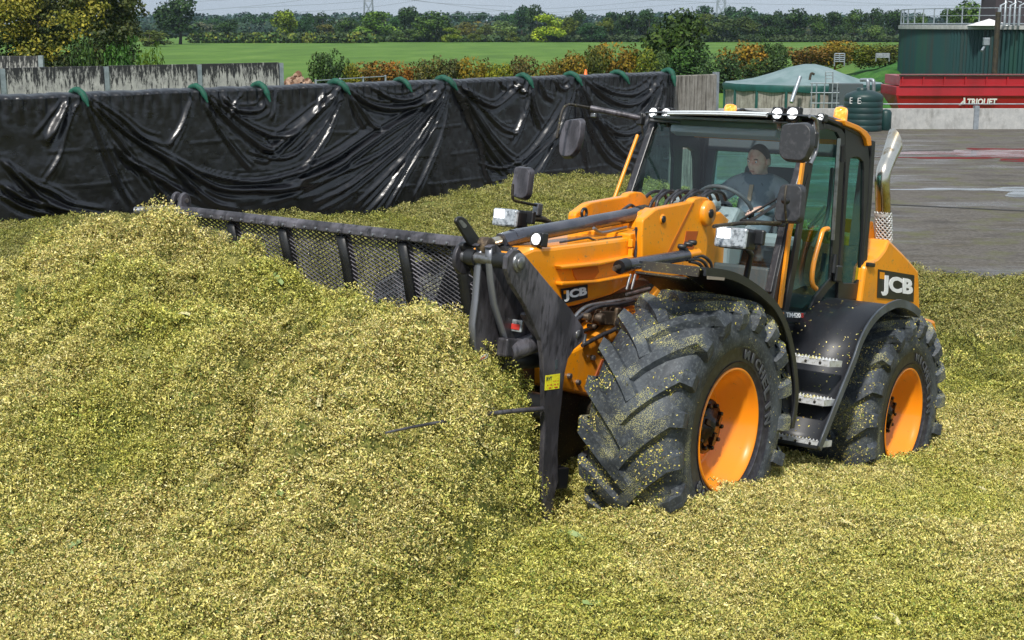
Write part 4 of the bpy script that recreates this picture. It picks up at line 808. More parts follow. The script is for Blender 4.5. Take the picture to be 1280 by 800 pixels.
far = [ # px, top y, width px, distance, tint, variant, description
 (222, -8, 66, 330, DK, 5, 'dark solitary oak with a bare trunk standing in front of the far hedge at left'),
 (187, 38, 52, 300, OL, 0, 'yellow green bushy tree between the big left tree and the solitary oak'),
 (285, 24, 34, 385, DK, 2, 'slim dark tree rising from the clipped hedge right of the oak'),
 (355, 12, 38, 360, YG, 4, 'rounded olive yellow tree standing in the left of the clipped hedge'),
 (383, 17, 28, 420, TE, 5, 'dark teal tree right of the rounded olive tree'), (403, 16, 28, 425, DK, 0, 'dark green domed tree just left of the low bronze bushes'),
 (408, 30, 32, 400, BR, 3, 'low bronze bush showing above the clipped hedge'), (433, 22, 34, 400, GR, 5, 'broad dark green tree left of the pylon'),
 (470, 13, 54, 375, (1.5, 1.6, .8), 3, 'tall bright green tree with yellow edges right below the pylon'), (500, 16, 26, 430, TE, 2, 'narrow bluish tree left of the double dark tree'),
 (512, 8, 38, 410, DK, 4, 'tall dark tree with a pale bush at its foot'), (508, 36, 34, 370, GY, 0, 'grey purple bush at the foot of the tall dark tree'),
 (543, 14, 50, 372, GR, 5, 'large dark green tree with an uneven top left of the stubble strip'), (563, 34, 26, 366, YG, 3, 'small yellow green bush at the left end of the stubble strip'),
 (583, 28, 32, 440, BR, 0, 'brown domed bush behind the stubble strip'), (606, 31, 24, 445, OL, 4, 'olive domed bush behind the stubble strip'), (592, 41, 17, 366, OL, 7, 'small round bush standing alone before the pale stubble strip'),
 (575, 14, 26, 600, TE, 5, 'distant blue green tree above the brown domed bush'), (600, 15, 30, 610, TE, 3, 'distant blue green tree above the pale stubble strip'), (625, 16, 30, 600, TE, 0, 'distant blue green tree right of the stubble strip'), (630, 26, 40, 430, GY, 5, 'grey leafless looking bush right of the stubble strip'),
 (641, 40, 18, 366, OL, 3, 'small bush at the right end of the stubble strip'), (652, 7, 34, 480, TE, 4, 'high teal tree at the left of the yellow tree'), (672, 6, 32, 470, DK, 2, 'high dark tree just behind the yellow tree'),
 (683, 17, 42, 370, (4.2, 3.2, .7), 3, 'bright yellow autumn tree in the far hedge'), (712, 22, 28, 375, OL, 0, 'olive tree right of the bright yellow tree'), (722, 12, 34, 430, DK, 5, 'dark tree right of the bright yellow tree'), (740, 28, 36, 372, TE, 7, 'low teal bush between yellow tree and round dark tree'),
 (757, 22, 26, 380, OL, 2, 'thin olive tree left of the round dark tree'), (785, 14, 36, 376, DK, 5, 'round dark tree left of the large near tree'), (765, 14, 34, 440, TE, 3, 'bluish tree behind the thin olive tree'), (812, 16, 34, 378, DK, 0, 'dark tree touching the left side of the large near tree'),
 (810, 11, 30, 470, TE, 4, 'distant bluish tree behind the dark tree left of the large near tree'), (882, 16, 30, 420, OL, 3, 'olive tree right behind the large near tree'), (903, 19, 42, 372, (.75, .7, .7), 5, 'dark reddish tree below the right pylon'), (935, 20, 34, 376, (.8, .7, .65), 4, 'dark brownish tree right of the right pylon'),
 (915, 9, 34, 520, TE, 0, 'high bluish tree beside the right pylon'), (880, 6, 30, 540, TE, 3, 'high bluish tree just left of the right pylon'), (935, 9, 38, 510, TE, 5, 'high bluish tree right of the right pylon'), (958, 17, 36, 374, DK, 3, 'dark tree with a dense round crown above the autumn bush'),
 (995, 11, 44, 374, DK, 5, 'broad dark tree in the right stretch of the far hedge'), (968, 14, 28, 400, DK, 0, 'dark tree left of the broad dark tree'), (1025, 17, 30, 378, GR, 4, 'green tree right of the broad dark tree'), (1043, 14, 34, 376, DK, 3, 'dark tree above the small grey gate'),
 (1068, 12, 36, 420, GR, 5, 'tall green tree behind the pale field strip'), (1092, 11, 36, 420, DK, 0, 'tall dark green tree behind the pale field strip'), (1094, 31, 24, 372, GY, 7, 'round grey brown bush before the pale field strip'), (1118, 12, 34, 376, DK, 4, 'dark tree at the left edge of the corrugated tank'),
 (1150, 17, 30, 370, GR, 5, 'tree seen through the railing at its left end'), (1190, 10, 40, 300, GR, 3, 'green tree seen through the middle of the railing'), (1214, 1, 58, 280, (1.1, 1.2, .8), 5, 'large green tree rising above the railing'),
 (320, 22, 34, 560, TE, 4, 'distant teal tree left of the olive yellow tree'), (305, 18, 36, 620, TE, 0, 'distant blue tree above the clipped hedge right of the oak'), (332, 16, 26, 640, TE, 5, 'distant blue tree beside the olive yellow tree'),
 (266, 20, 40, 640, TE, 2, 'distant blue tree just right of the oak crown'), (455, 18, 30, 560, TE, 0, 'distant blue tree between the broad green tree and the bright green one'), (600, 26, 22, 600, BR, 7, 'distant rust coloured tree above the stubble strip'),
]
for i, f in enumerate(far): plant(f[0], f[1], f[2], f[3], f[4], f[5], f[6], rz=i*1.7, group='trees of the far hedge')
plant(851, 11, 84, 108, (.62, .66, .42), 5, 'large round green tree standing nearest beyond the sheet end', rz=.8)
plant(851, 60, 62, 106, (.7, .9, .8), 3, 'dark bushy tree base of shrubs under the large round tree', 'shrub', 'shrub', rz=.3)
near = [(410, 64, 44, 84, (.85, 1.1, 1.0), 1, 'upright grey green bush left of the autumn hedge'), (470, 80, 60, 84, (2.6, 1.0, .4), 4, 'orange brown hedge bush above the second green bag'), (445, 82, 30, 83, (2.4, 1.7, .4), 7, 'yellow hedge bush next to the upright grey green bush'), (500, 80, 34, 84, (3.6, 1.1, .5), 0, 'red orange hedge bush in the row above the sheet'),
 (532, 77, 44, 84, (1.6, 1.1, .8), 3, 'dark olive hedge bush right of the red orange one'), (560, 72, 40, 85, (1.3, .95, .9), 5, 'dark brown hedge bush above the meeting folds'), (593, 75, 34, 85, (2.8, 1.5, .4), 4, 'orange yellow hedge bush right of the dark brown one'), (622, 82, 34, 84, (2.8, 2.1, .4), 7, 'bright yellow hedge bush near the middle of the row'),
 (650, 74, 40, 85, (1.8, 1.0, .9), 0, 'maroon brown hedge bush right of the bright yellow one'), (683, 80, 30, 85, (3.0, 1.4, .6), 3, 'tawny hedge bush left of the tall orange bush'), (712, 66, 42, 88, (3.2, 1.5, .5), 5, 'tall orange bush with dark green base in the near hedge'), (742, 62, 40, 90, (1.5, 1.2, .6), 4, 'dark green and rust bush in the near hedge'),
 (770, 58, 50, 92, (3.0, 1.4, .4), 0, 'glowing orange bush left of the large round tree'), (800, 64, 40, 92, (2.2, 1.9, .6), 3, 'green and orange bush at the foot of the large round tree'), (822, 62, 36, 93, (1.2, 1.4, 1.3), 5, 'blue green bush left of the large round tree trunk'),
 (897, 70, 50, 96, (.9, 1.2, 1.4), 3, 'blue green bramble bush right of the large round tree'), (930, 53, 54, 104, (4.0, 1.7, .5), 5, 'orange autumn bush left above the green cover'), (968, 52, 40, 104, (.9, 1.15, 1.1), 1, 'dark green bush between orange bushes above the green cover'), (950, 74, 60, 100, (.8, 1.0, .8), 7, 'low dark bramble bush behind the left of the green cover'),
 (1008, 60, 50, 112, (2.6, 1.1, .7), 4, 'rusty bush sloping down right above the cover peak'), (1045, 53, 54, 120, (4.2, 2.0, .5), 0, 'orange bush above the small grey gate'), (1075, 56, 44, 125, (2.4, 1.9, .6), 3, 'green gold bush right of the small grey gate'), (1108, 55, 44, 128, (1.7, 1.3, .7), 5, 'brown green bush left of the corrugated tank')]
for i, f in enumerate(near): plant(f[0], f[1], f[2], f[3], tuple(x*k for x, k in zip(f[4], (.80, .66, .8))), f[5], f[6], 'hedge_bush', 'bush', 'autumn hedge bushes beyond the silo', rz=i*2.1, base=(0 if f[0] < 1000 else 1.0))
# clipped hedges along the far side of the field
def hedge(x0, x1, ytop, Y, pal, seed, label, dep=2.5):
    a, b = at(x0, 52, Y)[0], at(x1, 52, Y)[0]; h = at(x0, ytop, Y)[2]; k = int((b-a)/2.2)+1; r = random.Random(seed)
    bl = [(a+(b-a)*(i+.5)/k, Y+r.uniform(-.5, .5), h*.48, 1.9, dep*.6, h*r.uniform(.46, .6)) for i in range(k)]
    v, q, c = leaf_cloud(bl, k*230, .42, pal, seed, shell=.8); o = link('hedge', np_mesh('hedge', v, q, False, c), M['leaf']); o.color = (1, 1, 1, 1); tag(o, label, 'hedge')
hedge(238, 470, 41, 352, [(.05, .10, .02), (.14, .16, .02), (.035, .06, .02), (.09, .13, .02)], 5, 'long clipped green hedge along the left of the far field edge')
hedge(470, 700, 44, 372, [(.03, .06, .02), (.05, .08, .02)], 6, 'dark low hedge along the middle of the far field edge')
hedge(690, 1125, 44, 372, [(.03, .055, .02), (.045, .07, .025)], 7, 'dark low hedge along the right of the far field edge')
# far woodland, one mass
def woods(Y, x0, x1, ytop, amp, seed, col3, label):
    r = np.random.default_rng(seed); bl = []; px = x0
    while px < x1:
        w = r.uniform(14, 30); p = at(px, ytop-amp*r.random(), Y+r.uniform(-30, 30)); rr = w/1800*Y*.6; h = p[2]
        bl.append((p[0], p[1], h*.5, rr, rr, h*.52)); px += w*.55
    v, q, c = leaf_cloud(bl, len(bl)*330, Y*.0013, col3, seed, shell=.8); o = link('far_woodland', np_mesh('far_woodland', v, q, False, c), M['leaf']); o.color = (1, 1, 1, 1); tag(o, label, 'woodland', None, 'stuff')
woods(560, 120, 1260, 32, 6, 11, [(.03, .065, .04), (.04, .08, .045), (.07, .08, .04), (.025, .05, .04)], 'blue green woodland closing the view behind the field trees')
woods(820, 80, 1290, 22, 6, 12, [(.025, .06, .05), (.035, .07, .055)], 'hazy farthest line of woodland under the sky')
# big tree at the left, yellow turning
def big_tree():
    c = at(75, 60, 66); t = empty('big_tree', (c[0]-1.2, c[1]+1, 0), 'big leafy tree with yellowing leaves filling the upper left corner', 'tree')
    ox, oy = t.location.x, t.location.y; bl = []; r = random.Random(8)
    for k in range(230):
        px, py = r.uniform(-70, 190), r.uniform(-45, 92)
        lim = 178+6*math.sin(py*.2) if py > 10 else 176-(10-py)*.12
        if px > lim-12: continue
        Y = 66+r.uniform(-3.6, 4.0); p = at(px, py, Y); s = r.uniform(.45, .85); bl.append((p[0]-ox, p[1]-oy, p[2], s, s, s*.8))
    g = [b for b in bl if True]; 
    v, q, cc = leaf_cloud(g, 52000, .085, [(.05, .07, .022), (.085, .10, .03), (.035, .05, .018), (.12, .13, .035), (.06, .09, .03)], 8, shell=.35)
    link('crown', np_mesh('crown', v, q, False, cc), M['leaf'], t).color = (1, 1, 1, 1)
    bl = []
    for k in range(60):
        px, py = (r.gauss(26, 34), r.uniform(-10, 70)) if k < 48 else (r.gauss(110, 20), r.uniform(0, 45)); p = at(px, py, 61.8+r.uniform(0, 1.6)); s = r.uniform(.3, .65); bl.append((p[0]-ox, p[1]-oy, p[2], s, s, s*.8))
    v, q, cc = leaf_cloud(bl, 4600, .07, [(.30, .26, .03), (.22, .20, .03), (.15, .16, .02)], 9, shell=.2); link('yellow_leaves', np_mesh('yellow_leaves', v, q, False, cc), M['leaf'], t).color = (1, 1, 1, 1)
    tm = trunk_mesh(1.6, 9, 3); link('trunk', tm, M['bark'], t)
    # pendant twigs against the sky
big_tree()
plant(150, 52, 42, 60, (.55, .85, .5), 5, 'fresh green bush at the right foot of the big left tree', 'bush', 'bush', rz=1)
plant(187, 60, 34, 61, (1.5, 1.5, .5), 2, 'pale yellow green bush ending the big tree group on the right', 'bush', 'bush', rz=2)
plant(112, 56, 40, 59.5, (.7, .8, .7), 3, 'dark green bush under the big left tree', 'bush', 'bush', rz=4)
# pylons and lines
def pylon(px, Y, label, wpx=9):
    c = at(px, 30, Y); t = empty('pylon', (c[0], Y, 0), label, 'pylon'); w0 = wpx/1800*Y*.75; Hh = 42; b = MB()
    lev = [0, 7, 13, 18, 22, 26, 30, 34, 38, 42]; wd = [w0*(1-.88*min(1, z/40)) for z in lev]; wd = [max(x, .5) for x in wd]
    for i in range(len(lev)-1):
        z0, z1, a, c2 = lev[i], lev[i+1], wd[i], wd[i+1]
        for s, t2 in ((-1, -1), (1, -1), (1, 1), (-1, 1)): b.tube([(s*a, t2*a, z0), (s*c2, t2*c2, z1)], .16, 4)
        for y in (-1, 1): b.tube([(-a, y*a, z0), (c2, y*c2, z1)], .09, 4); b.tube([(a, y*a, z0), (-c2, y*c2, z1)], .09, 4); b.tube([(-a, y*a, z0), (a, y*a, z0)], .08, 4)
    b.build('lattice_mast', M['galv'], t)
    for z in (24, 31, 38): MB().tube([(-7, 0, z), (0, 0, z+1.2), (7, 0, z)], .2, 4).build('cross_arm', M['galv'], t)
pylon(461, 560, 'grey lattice pylon above the bright green tree'); pylon(901, 640, 'grey lattice pylon further right above the woodland')
lines = [((180, 18), (470, -14)), ((300, 10), (560, -12)), ((360, 16), (560, -6)), ((440, -10), (640, 8)), ((470, -6), (760, 22)), ((560, 16), (880, -6)), ((470, 22), (900, 2)), ((700, -6), (1140, 7)), ((960, -4), (1260, 7)), ((200, 4), (430, -16))]
LBL = ['thin power cable rising from the solitary oak towards the left pylon', 'thin power cable climbing steeply just left of the left pylon', 'power cable running from the olive yellow tree up past the left pylon', 'power cable sloping down from the left pylon towards the tall dark tree',
       'longest power cable sloping down right of the left pylon to the yellow tree', 'power cable rising rightwards over the stubble strip', 'power cable rising gently from the bright green tree to the right pylon', 'power cable running level above the green cover to the corrugated tank', 'short power cable above the railing of the corrugated tank', 'highest short power cable just right of the big leafy tree']
for i, (p, q) in enumerate(lines):
    Y0 = 480+i*14; a, b = at(p[0], p[1], Y0), at(q[0], q[1], Y0+60); m = (a+b)/2-np.array([0, 0, 1.2])
    o = MB().tube(spline([a, m, b], 8), .055, 4).build('power_line', M['galv']); tag(o, LBL[i], 'power cable', 'power cables in the sky')
def gate(x0, x1, y0, y1, Y, label):
    a, b = at(x0, y1, Y), at(x1, y0, Y); t = empty('field_gate', (a[0], Y, a[2]), label, 'gate'); w, h = b[0]-a[0], b[2]-a[2]
    for k in range(5): MB().tube([(0, 0, h*k/4), (w, 0, h*k/4)], .04, 5).build('bar', M['galv'], t)
    for k in (0, .5, 1): MB().tube([(w*k, 0, -.3 if k != .5 else 0), (w*k, 0, h)], .05, 5).build('upright', M['galv'], t)
gate(1043, 1056, 67, 77, 100, 'small grey gate standing in the hedge above the green cover'); gate(1095, 1112, 67, 72, 112, 'low grey gate at the top of the grass bank')
b = MB(); c = at(732, 96, 60); b.lathe([(0, .22), (.5, .12), (.9, .03), (.91, 0)], (c[0], c[1], c[2]-.6), (0, 0, 1), 12); b.box((c[0], c[1], (c[2]-.6)/2), (.3, .3, c[2]-.6), 1)
tag(b.build('traffic_cone', [pmat('cone_orange', (.8, .16, .02), .5), M['concrete']], None), 'tiny orange cone top showing over the sheet right of the second mirror', 'cone')

# ================================================================== WHEELED LOADER  (u forward, v left, w up; origin on the front axle)
LD = empty('wheeled_loader', label='orange and black telescopic wheeled loader with lit lamps sunk into the silage', cat='loader', matrix=MROT)
def PX(v, *pts): return [S(x, y, v) for x, y in pts]

# ---- wheels
def tyre_mesh():
    b = MB(); prof = [(-.235, .345), (-.262, .40), (-.282, .48), (-.288, .56), (-.276, .64), (-.25, .695), (-.15, .722), (0, .73), (.15, .722), (.25, .695), (.276, .64), (.288, .56), (.284, .49), (.272, .475), (.268, .40), (.255, .365), (.235, .345)]
    b.lathe(prof, (0, 0, 0), (0, 1, 0), 96)
    # band carrying the lettering
    n = 19
    for side in (-1, 1):
        for k in range(n):
            p0 = 2*math.pi*(k+(.5 if side > 0 else 0))/n; path = []
            for t in np.linspace(0, 1, 7): path.append((p0+.40*t**.85, side*(-.03+.30*t), .728-.016*t*t,   .040-.003*t, .033+.008*t))
            path += [(p0+.412, side*.288, .672, .036, .046), (p0+.415, side*.297, .62, .018, .050), (p0+.415, side*.294, .585, .004, .046)]
            vs = []
            for i, (ph, v, r, hgt, hw) in enumerate(path):
                q, q2 = path[max(i-1, 0)], path[min(i+1, len(path)-1)]
                d = Vector(((q2[0]-q[0])*.74, q2[1]-q[1])); d = d.normalized() if d.length > 1e-4 and i < 7 else Vector((0, side)); nx, ny = -d.y*side, d.x*side
                if i >= 6: nx, ny = -1.0, 0.0
                out = Vector((0, 0)); 
                for s_, h_, wk in ((-1, -.02, 1.25), (-1, hgt, .92), (1, hgt, .92), (1, -.02, 1.25)):
                    pp = ph+nx*hw*s_*wk/.74; vv = v+ny*hw*s_*wk
                    if i < 7: rr = r+h_
                    else: rr = r+(h_*.25 if h_ > 0 else 0); vv = v+side*(h_ if h_ > 0 else -.03)
                    if i == 6: vv += side*(.012 if h_ > 0 else 0)
                    vs.append((rr*math.cos(pp), vv, rr*math.sin(pp)))
            m = len(path); fs = []
            for i in range(m-1):
                for j in range(3): fs.append((4*i+j, 4*i+j+1, 4*i+j+5, 4*i+j+4))
            fs += [(0, 3, 2, 1), (4*m-4, 4*m-3, 4*m-2, 4*m-1)]; b.add(vs, fs)
    return b.mesh('tyre')
def wheel(name_lbl, u, v, flip=False, full=True):
    r = empty('wheel', (u, v, 0)); r.parent = LD
    if flip: r.rotation_euler = (0, 0, math.pi)
    return r
tyre = tyre_mesh(); tyre.materials.append(M['rubber'])
band = MB().lathe([(.2845, .492), (.279, .487), (.273, .405), (.270, .397)], (0, 0, 0), (0, 1, 0), 96).mesh('lettering_band'); band.materials.append(M['rubberdark'])
bead = MB().lathe([(.276, .397), (.268, .392), (.262, .375), (.256, .360), (.24, .35)], (0, 0, 0), (0, 1, 0), 96).mesh('bead'); bead.materials.append(M['rubberdark'])
rimp = [(.244, .362), (.262, .362), (.266, .355), (.262, .347), (.25, .343), (.235, .331), (.205, .326), (.198, .312), (.150, .308), (.142, .288), (.098, .282), (.088, .262), (.055, .256), (.045, .24), (.07, .20), (.085, .165), (.085, .10)]
rim = MB().lathe(rimp, (0, 0, 0), (0, 1, 0), 96).lathe([(-.24, .36), (-.24, .33), (.0, .30), (.04, .25)], (0, 0, 0), (0, 1, 0), 64).mesh('rim'); rim.materials.append(M['rim'])
hb = MB().lathe([(.07, .162), (.115, .160), (.128, .150), (.130, .105), (.145, .10), (.150, .06), (.165, .055), (.17, 0)], (0, 0, 0), (0, 1, 0), 48)
for k in range(10):
    a = 2*math.pi*k/10; hb.lathe([(.10, .014), (.15, .014), (.155, .009), (.155, 0)], (.128*math.cos(a), 0, .128*math.sin(a)), (0, 1, 0), 6, 0, False)
for k in range(3):
    a = 2*math.pi*k/3+.4; hb.beam((.03*math.cos(a), .165, .03*math.sin(a)), (.10*math.cos(a), .148, .10*math.sin(a)), .03, .03, (0, 1, 0))
hub = hb.mesh('hub'); hub.materials.append(pmat('oily_black_hub', (.012, .008, .006), .35, .2, [((.10, .035, .012), 14, .5, .68, None)], (30, .2, .003)))
letters = {}
def arc_text(parent, s, r0, h, a0, da, v, mat, facing_out=True, lean=0.0):
    for i, ch in enumerate(s):
        if ch == ' ': continue
        key = ch
        if key not in letters: letters[key] = text_mesh(ch, .035)
        me = letters[key].copy(); co = np.empty(len(me.vertices)*3); me.vertices.foreach_get('co', co); co = co.reshape(-1, 3); mn, mx_ = co.min(0), co.max(0); q = (co-mn)/np.maximum(mx_-mn, 1e-6)
        w = r0*abs(da)*(.78 if ch != 'I' else .30); a = a0+da*i; x = (q[:, 0]-.5)*w; y = q[:, 1]*h
        if facing_out: rr = r0+y; an = a+(x-lean*y)/r0*np.sign(da)
        else: rr = r0+h-y; an = a+(x+lean*y)/r0*np.sign(da)
        P = np.stack([rr*np.cos(an), v-.45*np.clip(.475-rr, 0, 1)*0+q[:, 2]*.005+np.interp(rr, [.40, .49], [0, .011]), rr*np.sin(an)], -1)
        me.vertices.foreach_set('co', P.ravel()); me.update(); me.materials.clear(); me.name = 'raised_letter'; link('raised_letter', me, mat, parent)
M['letter'] = pmat('dusty_raised_lettering', (.065, .07, .08), .6, 0, None, (60, .2, .002))
for iw, (u, v, flip, rot) in enumerate(((0, .9, False, 0.12), (-WB, .9, False, .25), (0, -.9, True, 0), (-WB, -.9, True, 0))):
    wpar = empty('wheel', (u, v, 0)); wpar.parent = LD; wpar.rotation_euler = (0, 0, math.pi if flip else 0)
    for nm, me in (('tyre', tyre), ('lettering_band', band), ('bead', bead), ('rim', rim), ('hub', hub)):
        o = bpy.data.objects.new(nm, me); col.objects.link(o); o.parent = wpar
        if nm == 'tyre': o.rotation_euler = (0, rot, 0)
    if not flip:
        # clockwise as seen from the left side: angle from +u towards +w; left viewer sees +u on the left
        arc_text(wpar, 'MICHELIN', .416, .056, R(100), R(10.5), .274, M['letter'], True, .25)
        if iw == 0: arc_text(wpar, 'MEGAXBIB', .412, .060, R(250), R(9.5), .274, M['letter'], False, .2)
MB().tube([(0, -.65, 0), (0, .65, 0)], .11, 12).build('axle', M['dirtyblack'], LD); MB().tube([(-WB, -.65, 0), (-WB, .65, 0)], .11, 12).build('axle', M['dirtyblack'], LD)
MB().box((-1.2, 0, -.02), (2.2, .5, .34)).build('chassis', M['dirtyblack'], LD, .02)

def stick(parent, mesh, n, size, seed, keep=None, nscale=4.0, thr=.5, mat=None):
    "real flakes of crop stuck to a surface, as one part"
    me = mesh; nv = len(me.vertices); co = np.empty(nv*3); me.vertices.foreach_get('co', co); co = co.reshape(-1, 3); me.calc_loop_triangles(); nt = len(me.loop_triangles)
    tv = np.empty(nt*3, dtype=np.int32); me.loop_triangles.foreach_get('vertices', tv); tv = tv.reshape(-1, 3); a, b_, c = co[tv[:, 0]], co[tv[:, 1]], co[tv[:, 2]]; cr_ = np.cross(b_-a, c-a); ar = np.linalg.norm(cr_, axis=1); nn = cr_/np.maximum(ar, 1e-12)[:, None]
    r_ = np.random.default_rng(seed); k = r_.choice(nt, n*5, p=ar/ar.sum()); u, v = r_.random(n*5), r_.random(n*5); f = u+v > 1; u[f], v[f] = 1-u[f], 1-v[f]; P_ = a[k]+(b_-a)[k]*u[:, None]+(c-a)[k]*v[:, None]; N_2 = nn[k]
    f1 = vnoise(P_[:, 0]*nscale+P_[:, 1]*nscale*1.3, P_[:, 2]*nscale-P_[:, 1]*nscale, seed)+.5*vnoise(P_[:, 0]*nscale*3+P_[:, 1]*nscale*3, P_[:, 2]*nscale*3, seed+1); w = np.clip((f1+.75-thr)*2.2, 0, 1)**2
    if keep is not None: w = w*keep(P_, N_2)
    s = r_.random(n*5) < w; P_, N_2 = P_[s][:n], N_2[s][:n]; m = len(P_); P_ = P_+N_2*.003
    t1 = np.cross(N_2, r_.normal(0, 1, (m, 3))); t1 /= np.linalg.norm(t1, axis=1)[:, None]; t2 = np.cross(N_2, t1)+N_2*r_.normal(0, .3, (m, 1)); L_ = size*r_.uniform(.4, 1.3, (m, 1)); W_ = L_*r_.uniform(.3, .7, (m, 1)); t1 = t1*L_+N_2*L_*r_.normal(0, .25, (m, 1))
    vv = np.stack([P_-t1-t2*W_, P_+t1-t2*W_*.7, P_+t1*.8+t2*W_, P_-t1*.9+t2*W_], 1).reshape(-1, 3); cc = PAL[r_.choice(len(PAL), m, p=PW)]*r_.uniform(.7, 1.1, (m, 1))
    o = link('stuck_silage', np_mesh('stuck_silage', vv, np.arange(4*m).reshape(-1, 4), False, np.repeat(cc, 4, 0)), M['stuckflake'], parent); o['kind'] = 'stuff'; return o
def sf():
    m, n, l, b = new_mat('stuck_flakes'); a = n.new('ShaderNodeAttribute'); a.attribute_name = 'col'; l.new(a.outputs['Color'], b.inputs['Base Color']); b.inputs['Roughness'].default_value = .7; return m
M['stuckflake'] = sf()
for i_, w_ in enumerate([o for o in LD.children if o.name.startswith('wheel')][:2]):
    ty = [c for c in w_.children if c.name.startswith('tyre')][0]
    rr_f = lambda P_, N_: np.where(np.hypot(P_[:, 0], P_[:, 2]) > .70, 1.0, .12)*np.where(N_[:, 1] > .7, .25, 1.0)*np.where(np.hypot(P_[:, 0], P_[:, 2]) < .735, 1.0, .45)
    stick(ty, ty.data, 17000, .0048, 40+i_, rr_f, 3.0, .42)

# ---- front chassis cradle, orange
cr = [S(700, 430, .3), S(716, 438, .3), S(732, 430, .3), S(767, 402, .3), S(780, 398, .3), (-.5, .62), (-.9, .55), (-.9, 0), (-.1, -.02), S(740, 494, .3), S(736, 495, .3), S(700, 487, .3)]
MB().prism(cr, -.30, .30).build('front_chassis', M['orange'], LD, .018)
MB().prism([S(752, 450, .302), S(762, 446, .302), S(760, 482, .302), S(744, 484, .302), S(744, 470, .302)], .29, .306).build('chassis_recess', pmat('dark_recess_orange', (.30, .07, .02), .6), LD)  # flat patch of darker orange marking the recess
for px, py in ((723, 478), (741, 447), (712, 470)): u, w = S(px, py, .31); MB().lathe([(-.01, .016), (.016, .016), (.018, 0)], (u, .305, w), (0, 1, 0), 8, 0, False).build('bolt', M['steel'], LD)
MB().prism([S(698, 488, .2), S(740, 495, .2), (-.4, -.1), (-.4, -.42), (.25, -.44), (.42, -.3)], -.25, .2).build('belly_plate', M['dirtyblack'], LD, .02)
# hydraulic block, pipes and dark cavity under the boom
MB().prism([S(708, 386, .1), S(822, 350, .1), S(840, 350, .1), (-.9, .6), (-.4, .45), S(720, 432, .1)], -.26, .12).build('boom_well', M['dirtyblack'], LD)
q = S(760, 397, .27); MB().box((q[0]+.07, .26, q[1]), (.17, .10, .085)).box((q[0]-.06, .27, q[1]+.01), (.10, .11, .11)).build('valve_block', M['brownmetal'], LD, .008)
for px, py, r in ((735, 396, .022), (752, 398, .03), (742, 408, .014)): u, w = S(px, py, .33); MB().lathe([(-.04, r), (.012, r), (.014, r*.7), (.014, 0)], (u, .33, w), (0, 1, 0), 12).build('valve_cap', M['brownmetal'], LD)
for i, pts in enumerate([((715, 420), (735, 412), (765, 405), (775, 385)), ((712, 405), (730, 385), (760, 378), (800, 372)), ((720, 400), (745, 384), (775, 380), (792, 376)), ((728, 432), (750, 420), (770, 410), (782, 390))]):
    MB().tube(spline([S3(x, y, .24+.03*i) for x, y in pts], 5), .013, 7).build('hose', M['hose'] if i != 1 else M['steel'], LD)
u, w = S(732, 428, .33); MB().tube([(u, .32, w-.02), (u, .32, w+.05)], .012, 8).build('grease_nipple', M['steel'], LD)

# ---- boom
bl = PX(.2, (650, 318), (668, 310), (692, 309), (795, 296), (806, 300), (800, 350), (765, 369), (722, 382), (709, 384), (700, 375), (670, 345))
boom = MB().prism(bl, -.20, .20).build('boom', M['orange'], LD, .02)
def rib(pts, v0, v1, nm='boom_flange', mat='orange', bev=.008): return MB().prism(pts, v0, v1).build(nm, M[mat], LD, bev)
rib(PX(.23, (698, 332), (748, 327), (790, 319), (790, 323), (748, 332), (700, 337)), .195, .245)
rib(PX(.23, (700, 352), (745, 350), (788, 342), (788, 346), (745, 354), (700, 357)), .195, .245)
rib(PX(.215, (712, 337), (738, 333), (748, 332), (750, 338), (744, 349), (720, 351), (716, 346)), .19, .206, 'boom_recess', 'rusty') if False else None
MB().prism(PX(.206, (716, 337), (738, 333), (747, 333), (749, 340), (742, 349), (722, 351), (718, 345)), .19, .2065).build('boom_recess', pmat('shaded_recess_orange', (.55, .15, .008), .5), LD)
# stubs where the inner boom slides, sensor cables along the top
rib(PX(.19, (784, 292), (806, 287), (806, 322), (784, 326)), -.19, .213, 'boom_collar', 'orange', .01)
for k, py in ((0, 304), (1, 315)): u, w = S(788, py, .22); MB().box((u, .222, w), (.02, .03, .05)).build('wear_pad', M['orange'], LD, .004)
MB().tube([S3(x, y, .15) for x, y in ((700, 303), (735, 297), (745, 301), (782, 295), (796, 286))], .007, 6).build('pipe', M['hose'], LD)
MB().tube(spline([S3(x, y, .12) for x, y in ((742, 285), (752, 291), (775, 286), (783, 284))], 3), .010, 6).build('pipe', M['steel'], LD)
# extension cylinder lying on the boom
c0, c1 = S3(640, 297, .02), S3(800, 267, .02)
MB().tube([c0, c1], .046, 20).build('top_cylinder', M['cylinder'], LD)
MB().tube([S3(626, 302, .02), S3(650, 295, .02)], [.05, .05], 6).build('cylinder_gland', M['cylinder'], LD, .004)
MB().tube([S3(612, 304, .02), S3(628, 300, .02)], .028, 12).build('cylinder_rod', M['chrome'], LD)
MB().tube([S3(796, 268, .02), S3(806, 266, .02)], .055, 12).build('cylinder_end', M['dirtyblack'], LD)
t = bpy.data.meshes.new('x'); 
b = MB(); u, w = S(737, 267, 0); ring = [(u+.028*math.cos(a), -.04, w+.028*math.sin(a)) for a in np.linspace(0, 6.283, 14)]; b.tube(ring, .010, 6); b.box((u, -.04, w-.04), (.06, .03, .03)); b.build('lifting_eye', M['black'], LD)
MB().tube(spline([S3(x, y, -.08) for x, y in ((772, 268), (785, 258), (790, 257), (796, 263), (796, 270))], 4), .011, 6).build('pipe', M['hose'], LD)
